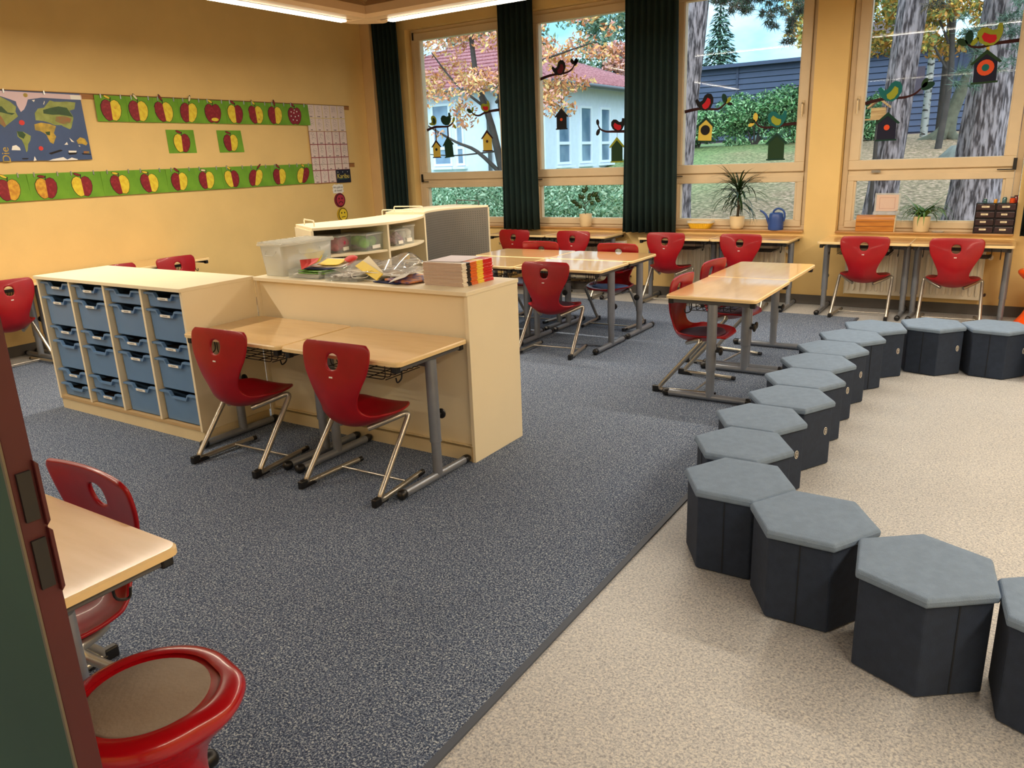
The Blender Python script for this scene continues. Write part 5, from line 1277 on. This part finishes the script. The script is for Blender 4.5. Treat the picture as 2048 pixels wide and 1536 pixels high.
gt = MB(); gt.tube([(e+.05, -e, BZ-.06), (e+.05, BY+e, BZ-.06)], .06, 8); gt.tube([(BX-e, -e-.05, BZ-.06), (e, -e-.05, BZ-.06)], .06, 8); gt.build('gutter', apronM, bld, smooth=60)
gt = MB(); gt.tube([(-1.55, -e, BZ-.1), (-1.55, -.08, BZ-.4), (-1.55, -.08, -.2)], .05, 8); gt.build('downpipe', apronM, bld, smooth=60)
wfr = mat('white_outer_frame', (226, 236, 246), .5); wgl = mat('dark_outer_pane', (86, 112, 140), .12, col2=(140, 166, 190), scale=1.2)
def bwin(face, a, b, z0, z1, split):
    g = MB()
    def bx_(u0, u1, w0, w1, d0, d1, mb):
        if face == 'x': mb.box(d0, u0, w0, d1, u1, w1)
        else: mb.box(u0, -d1, w0, u1, -d0, w1)
    t_ = .06
    bx_(a, a+t_, z0, z1, .001, .04, g); bx_(b-t_, b, z0, z1, .001, .04, g); bx_(a+t_, b-t_, z0, z0+t_, .001, .04, g); bx_(a+t_, b-t_, z1-t_, z1, .001, .04, g); bx_(a+t_, b-t_, split-.035, split+.035, .001, .04, g)
    bx_(a-.05, b+.05, z0-.08, z0-.02, .001, .14, g)
    f = g.build('window', wfr, bld)
    g = MB(); bx_(a+t_, b-t_, z0+t_, split-.035, .002, .012, g); g.build('pane', wgl, f)
    g = MB(); bx_(a+t_, b-t_, split+.035, z1-t_, .002, .012, g); g.build('pane', wgl, f)
for (a, b) in ((.55, 1.20), (1.72, 2.36), (2.86, 3.46), (4.3, 4.9)): bwin('x', a, b, 1.42, 2.82, 1.92)
for (a, b) in ((-3.35, -2.75), (-2.62, -2.35)): bwin('y', a, b, 1.48, 3.0, 1.92)
# autumn tree
at_ = thing('autumn_tree', 'autumn tree with orange leaves in front of the white building', 'tree', (0, 0, 0))
limbs('trunk', [([(-7.9, 12.5, .2), (-8.2, 12.5, 1.3), (-8.42, 12.5, 2.2), (-8.7, 12.5, 3.0), (-8.8, 12.5, 3.9)], .09, .04), ([(-8.0, 12.5, .9), (-8.15, 12.6, 1.8), (-8.3, 12.6, 2.8), (-8.2, 12.7, 3.9)], .06, .03)], darkbM, at_)
limbs('branch', [([(-8.15, 12.5, 1.25), (-8.7, 12.4, 1.75), (-9.2, 12.4, 1.95), (-9.9, 12.4, 2.3)], .045, .015), ([(-8.3, 12.5, 1.75), (-9.2, 12.4, 1.7), (-10, 12.5, 1.75)], .018, .008),
    ([(-8.5, 12.5, 2.5), (-9.2, 12.5, 3.0), (-9.8, 12.6, 3.6)], .03, .01), ([(-8.3, 12.5, 2.6), (-7.6, 12.4, 3.1), (-6.8, 12.4, 3.3), (-6.2, 12.4, 3.4)], .03, .008), ([(-8.2, 12.6, 3.2), (-7.4, 12.5, 3.9), (-6.6, 12.5, 4.1)], .025, .008), ([(-8.0, 12.5, 2.4), (-7.4, 12.4, 2.6), (-6.8, 12.4, 2.4)], .02, .006)], darkbM, at_)
bl = []
rnd = random.Random(5)
for k in range(95):
    x = rnd.uniform(-10.3, -6.1); zz = rnd.uniform(2.75, 4.6)
    if x > -7.5: zz = rnd.uniform(2.4, 3.75) if x < -6.6 else rnd.uniform(3.2, 4.1)
    if x > -6.75 and rnd.random() < .45: continue
    r = rnd.uniform(.14, .30); bl.append((x, 12.5+rnd.uniform(-.6, .6), zz, r*1.4, r, r*.75))
bl += [(-9.0, 12.4, 2.35, .35, .2, .2), (-9.6, 12.4, 2.1, .15, .1, .1), (-8.9, 12.3, 2.55, .3, .2, .2)]
foliage('leaves', bl, 9500, .047, aut, at_, seed=8)
# second pale pink foliage behind
# pines
def pine(label, base, top, r0, r1, seed, y, flare=1.35):
    t = thing('pine_tree', label, 'tree', (base[0], base[1], gz(base[0], base[1])-.2)); rnd = random.Random(seed)
    n = 40; mb = MB(); rows = 26; H = 9.0; G = []
    ph = [rnd.uniform(0, 6.3) for _ in range(8)]
    for i in range(rows+1):
        h = H*i/rows; f = h/3.6; cx = (top-base[0])*f; r = r0+(r1-r0)*min(1, f); r *= 1+(flare-1)*math.exp(-h/.35)
        row = []
        for k in range(n):
            a = 2*PI*k/n; rr = r*(1+.05*math.sin(7*a+ph[0]+h*.7)+.035*math.sin(13*a+ph[1]-h*1.1)+.03*math.sin(19*a+ph[2]+h*2.0))
            row.append((cx+rr*math.cos(a), rr*math.sin(a), h))
        G.append(row+[row[0]])
    mb.grid(G).build('trunk', barkM, t, smooth=180, fix=False); return t
pA = pine('rough pine trunk at the left edge of the third window view', (-5.22, 13.5), -4.95, .23, .22, 1, 0)
pB = pine('slimmer pine trunk left of centre in the fourth window view', (-1.86, 13.5), -1.63, .215, .19, 2, 0)
pC = pine('thickest pine trunk at the right of the fourth window view', (-.60, 13.6), -.50, .345, .23, 3, 0, 1.25)
def needles(par, clusters, n, L, mats, seed):
    rnd = random.Random(seed); mb = MB(); o = Vector(par.location)
    for (x, y, z, r) in clusters:
        c = Vector((x, y, z))-o
        for _ in range(n):
            d = Vector((rnd.gauss(0, 1), rnd.gauss(0, 1), rnd.gauss(0, .8)-.15)).normalized(); s = d.orthogonal().normalized()*.006; st_ = c+Vector((rnd.uniform(-r, r), rnd.uniform(-r, r), rnd.uniform(-r, r)*.6)); e = st_+d*L*rnd.uniform(.6, 1.1)
            mb.mi(rnd.randrange(len(mats))).add([st_-s, st_+s, e], [(0, 1, 2)])
    o_ = mb.build('needles', mats, par, fix=False); return o_
rnd = random.Random(21)
cl3 = []
for k in range(120):
    x = rnd.uniform(-4.2, -2.6); lo = 3.5-.45*math.exp(-((x+3.15)/.28)**2)-.1*math.sin(x*9)
    cl3.append((x, 12.2+rnd.uniform(-.4, .4), rnd.uniform(lo if x > -3.95 else 3.7, 4.1), .05))
needles(pA, cl3, 80, .12, ndl, 4)
sg_ = []
ox, oy, oz = pA.location
for k in range(12): 
    x = -4.1+k*.13; sg_.append(([(x-ox-.5, 12.2-oy, 4.2-oz), (x-ox, 12.2-oy, 3.95-oz), (x-ox+.25, 12.15-oy, 3.6-oz)], .012, .005))
sg_.append(([(.1, 0, 4.2), (.6, -.7, 4.1), (1.3, -1.2, 3.95), (2.6, -1.2, 3.9)], .05, .02))
limbs('branch', sg_, darkbM, pA, 5)
cl4 = [(rnd.uniform(-.45, .35), 12.4+rnd.uniform(-.3, .3), rnd.uniform(2.2, 3.6), .07) for _ in range(36)]+[(rnd.uniform(-.95, -.6), 12.6, rnd.uniform(2.3, 3.3), .05) for _ in range(12)]
needles(pC, cl4, 60, .15, [F_('pine_soft_green', (104, 128, 108)), F_('pine_grey_green', (82, 96, 84)), ndl[2]], 6)
cl5 = [(rnd.uniform(-1.4, -.2), 12.9+rnd.uniform(-.3, .3), rnd.uniform(3.3, 4.2), .08) for _ in range(40)]
needles(pB, cl5, 55, .15, [ndl[1], F_('needle_ochre', (120, 104, 66)), ndl[0]], 7)
# small feeder house on the pine
fh = thing('bird_feeder', 'small wooden feeder house next to the slimmer pine trunk', 'feeder', (-1.90, 13.02, 1.97))
MB().box(-.10, -.06, 0, .10, .06, .15).build('feeder_body', sillM, fh); MB().prism([(-.15, .14), (0, .26), (.15, .14), (.15, .165), (0, .285), (-.15, .165)], -.09, .09, lambda u, v, q: (u, q, v)).build('feeder_roof', sillM, fh)
MB().box(-.28, -.08, -.02, .12, .10, -.001).build('feeder_board', sillM, fh); MB().cyl((0, 0, gz(-1.95, 13.35)-1.98-.1), (0, 0, -.021), .03).build('post', darkbM, fh)
# blue clad building
clad = mat('blue_grey_cladding', (62, 74, 100), .6, var=.04); cladd = mat('blue_grey_trim', (50, 60, 84), .6); plinth_ = mat('brown_plinth', (72, 62, 72), .8)
bb = thing('clad_building', 'long low building with blue grey ribbed cladding behind the bushes', 'building', (-12.5, 30, 1.0))
MB().box(0, .06, 0, 18, 8, 3.5).build('outer_wall', cladd, bb)
g = MB()
for k in range(13):
    z = .95+k*.195; g.prism([(.0, z), (-.05, z+.02), (-.02, z+.19), (.0, z+.19)], .02, 9.9, lambda u, v, q: (q, .06+u, v)) if True else 0
    g.prism([(.0, z), (-.05, z+.02), (-.02, z+.19), (.0, z+.19)], 12.3, 17.98, lambda u, v, q: (q, .06+u, v))
    g.prism([(.0, z), (-.05, z+.02), (-.02, z+.19), (.0, z+.19)], 9.9, 10.9, lambda u, v, q: (q-9.9+9.9, .06+u, v)) if k < 8 else 0
g.build('cladding', clad, bb)
g = MB()
for x in (3.2, 6.4, 9.5, 10.35): g.box(x, -.03, .9, x+.08, .02, 3.5)
g.build('vertical_trim', cladd, bb)
MB().box(.01, -.01, 0, 17.99, .055, .93).build('plinth', plinth_, bb)
g = MB().box(8.75, -.04, 2.15, 9.4, .0, 3.0); g.build('window', plinth_, bb)
MB().box(-.2, -.25, 3.5, 18.2, 8.2, 3.62).build('flat_roof', clad, bb)
hb2 = thing('far_house', 'small brown roofed house peeking over the blue building', 'house', (-8.9, 40, 2.0))
MB().box(0, 0, 0, 4.2, 4, 3.6).build('outer_wall', mat('grey_house_wall', (150, 140, 136), .8), hb2); MB().prism([(-.3, 3.5), (1.2, 4.7), (4.5, 4.9), (4.5, 3.5)], -.3, 4.3, lambda u, v, q: (u, q, v)).build('roof', mat('brown_house_roof', (108, 92, 92), .8), hb2)
# bushes
BU = [('broad light green bush left of centre in front of the blue building', -6.6, 23.2, 1.15, 1.35), ('bush behind the left pine trunk in the third window view', -8.2, 23.0, .9, 1.0), ('bush at the right of the third window view', -5.35, 23.4, 1.05, 1.45), ('darker bush between the pine trunks behind the wall pier', -4.0, 24.0, .9, 1.2)]
for lb, x, y, r, h in BU:
    t = thing('leafy_bush', lb, 'bush', (x, y, gz(x, y)-.1), 0, 'bushes by the blue building')
    rnd = random.Random(int(-x*100)); bl = [(rnd.uniform(-r, r)*.7, rnd.uniform(-.4, .4), rnd.uniform(.15, h), .42, .4, .30) for _ in range(20)]
    foliage('leaves', bl, 9000, .055, bsh, t, seed=int(-x*10)); limbs('stem', [([(0, 0, 0), (rnd.uniform(-.3, .3), 0, h*.5), (rnd.uniform(-.5, .5), 0, h)], .03, .01) for _ in range(5)], darkbM, t, 5)
rl_ = MB(); palebar = mat('pale_painted_bar', (200, 220, 226), .4)
rl_.tube(fillet([(-7.0, 24.3, 1.5), (-6.6, 24.3, 2.9), (-6.1, 24.3, 3.05), (-6.1, 24.3, 1.5)], .2), .03, 6); rl_.tube(fillet([(-6.0, 24.3, 1.5), (-6.0, 24.3, 3.05), (-4.6, 24.3, 3.12), (-4.6, 24.3, 1.5)], .2), .03, 6); rl_.tube([(-6.0, 24.3, 2.8), (-4.6, 24.3, 2.85)], .02, 6)
tag(rl_.build('climbing_frame', palebar, smooth=60), 'pale bars of a climbing frame between the bushes', 'climbing frame')
# background trees
def spruce(label, x, y, h, r, mats, seed, grp):
    t = thing('spruce_tree', label, 'tree', (x, y, gz(x, y)-.2), 0, grp); rnd = random.Random(seed)
    limbs('trunk', [([(0, 0, 0), (0, 0, h*.5), (0, 0, h*.97)], .15, .03)], darkbM, t)
    mb = MB()
    for k in range(8000):
        f = 1-math.sqrt(rnd.random()); f = .05+.95*f; a = rnd.uniform(0, 2*PI); tier = 1-.28*((f*11) % 1)
        rr = r*(1-f)**.85*tier*math.sqrt(rnd.uniform(.15, 1))+.03; c = Vector((rr*math.cos(a), rr*math.sin(a), h*f-.30*rr)); sz = .12*rnd.uniform(.6, 1.4)
        d = Vector((math.cos(a), math.sin(a), -.45)).normalized(); q = Vector((-math.sin(a), math.cos(a), rnd.uniform(-.4, .4))).normalized()
        mb.mi(rnd.randrange(len(mats))).add([c-d*sz, c+q*sz*.4, c+d*sz, c-q*sz*.4], [(0, 1, 2, 3)])
    mb.build('needles', mats, t, fix=False)
SP = [('tall spruce behind the blue building, right of the left pine trunk', -13.3, 40, 6.9, 2.3, 1), ('slim spruce at the right end of the second window view', -18.6, 44, 6.3, 1.3, 2), ('spruce half hidden by the wide curtain', -17.2, 46, 5.6, 1.2, 3), ('low spruce far behind the blue building roof', -11.0, 48, 4.6, 1.3, 4), ('small spruce beside the brown far house', -9.6, 46, 4.4, 1.0, 5)]
for lb, x, y, h, r, sd in SP: spruce(lb, x, y, h, r, spr, sd, 'far spruce trees')
def broad(name, label, x, y, h, r, mats, seed, nb=40, nl=4200, sz=.12, low=.45, grp='far leafy trees', dens=.42, tr=.16):
    t = thing(name, label, 'tree', (x, y, gz(x, y)-.2), 0, grp); rnd = random.Random(seed)
    limbs('trunk', [([(0, 0, 0), (.1, 0, h*.3), (-.1, 0, h*.6), (0, 0, h*.85)], tr, tr*.3)]+[([(0, 0, h*(.3+.08*k)), (rnd.uniform(-r, r)*.5, 0, h*(.45+.08*k)), (rnd.uniform(-r, r), 0, h*(.55+.08*k))], tr*.35, .012) for k in range(6)], darkbM, t)
    bl = [(rnd.uniform(-r, r), rnd.uniform(-r, r)*.5, rnd.uniform(h*low, h), r*dens*rnd.uniform(.5, 1), r*.3, r*dens*.6) for _ in range(nb)]
    foliage('leaves', bl, nl, sz, mats, t, seed=seed)
broad('golden_tree', 'golden leaved tree left of the slim pine in the fourth window', -3.9, 22, 6.0, 1.5, yel_, 31, sz=.072, grp='golden autumn trees', nl=10000, low=.42, tr=.08)
broad('golden_tree', 'golden leaved tree between the two pine trunks of the fourth window', -1.75, 21, 6.4, 1.3, yel_, 32, sz=.072, grp='golden autumn trees', nl=11000, low=.38, tr=.08)
broad('golden_tree', 'sparse golden tree at the right of the third window', -4.9, 26, 5.2, 1.1, yel_, 33, nb=18, sz=.072, grp='golden autumn trees', nl=3200, low=.5, tr=.06)
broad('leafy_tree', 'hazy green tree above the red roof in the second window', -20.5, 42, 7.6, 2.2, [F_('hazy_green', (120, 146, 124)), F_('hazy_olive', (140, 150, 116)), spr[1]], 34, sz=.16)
broad('leafy_tree', 'reddish tree right beside the red roof in the second window', -17.0, 36, 5.0, 1.2, [aut[2], aut[3], F_('hazy_rose', (190, 140, 136))], 35, sz=.12, nl=2200)
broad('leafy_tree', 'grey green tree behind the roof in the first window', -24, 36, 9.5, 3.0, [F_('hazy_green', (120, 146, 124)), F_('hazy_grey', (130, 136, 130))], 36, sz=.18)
for lb, x0, x1, r in (('leaning birch trunk between the two pines, left one', -2.36, -2.36, .10), ('dark trunk between the two pines, right of the birch', -1.98, -2.0, .13)):
    t = thing('birch_trunk' if r < .12 else 'garden_tree', lb, 'tree', (x0, 24, gz(x0, 24)-.2)); limbs('trunk', [([(0, 0, 0), (0, 0, 1.2), (x1-x0, 0, 3.5)], r, r*.8)], birchM if r < .12 else darkbM, t)
lt = thing('leaning_tree', 'leaning mossy trunk with spread roots between the pines', 'tree', (-1.75, 22.5, gz(0, 22.5)-.2)); limbs('trunk', [([(-.2, 0, .1), (.0, 0, .45), (.25, 0, 1.3), (.7, 0, 2.6), (1.0, 0, 4)], .19, .09), ([(-.7, 0, .1), (-.2, 0, .3), (.1, 0, .6)], .08, .15), ([(.5, 0, .1), (.15, 0, .3), (.1, 0, .7)], .1, .15)], mat('mossy_bark', (96, 96, 80), .95, var=.2), lt)
rk = MB().lathe([(.001, 0), (.5, 0), (.55, .25), (.35, .48), (.001, .52)], 14, fx=lambda a, z: 1+.12*math.sin(3*a)+.08*math.sin(5*a+z*4)); o = rk.build('boulder', mat('grey_boulder', (130, 128, 118), .9, var=.15), smooth=60); o.location = (-.95, 18.5, gz(0, 18.5)-.1); tag(o, 'grey boulder beside the thickest pine', 'boulder')
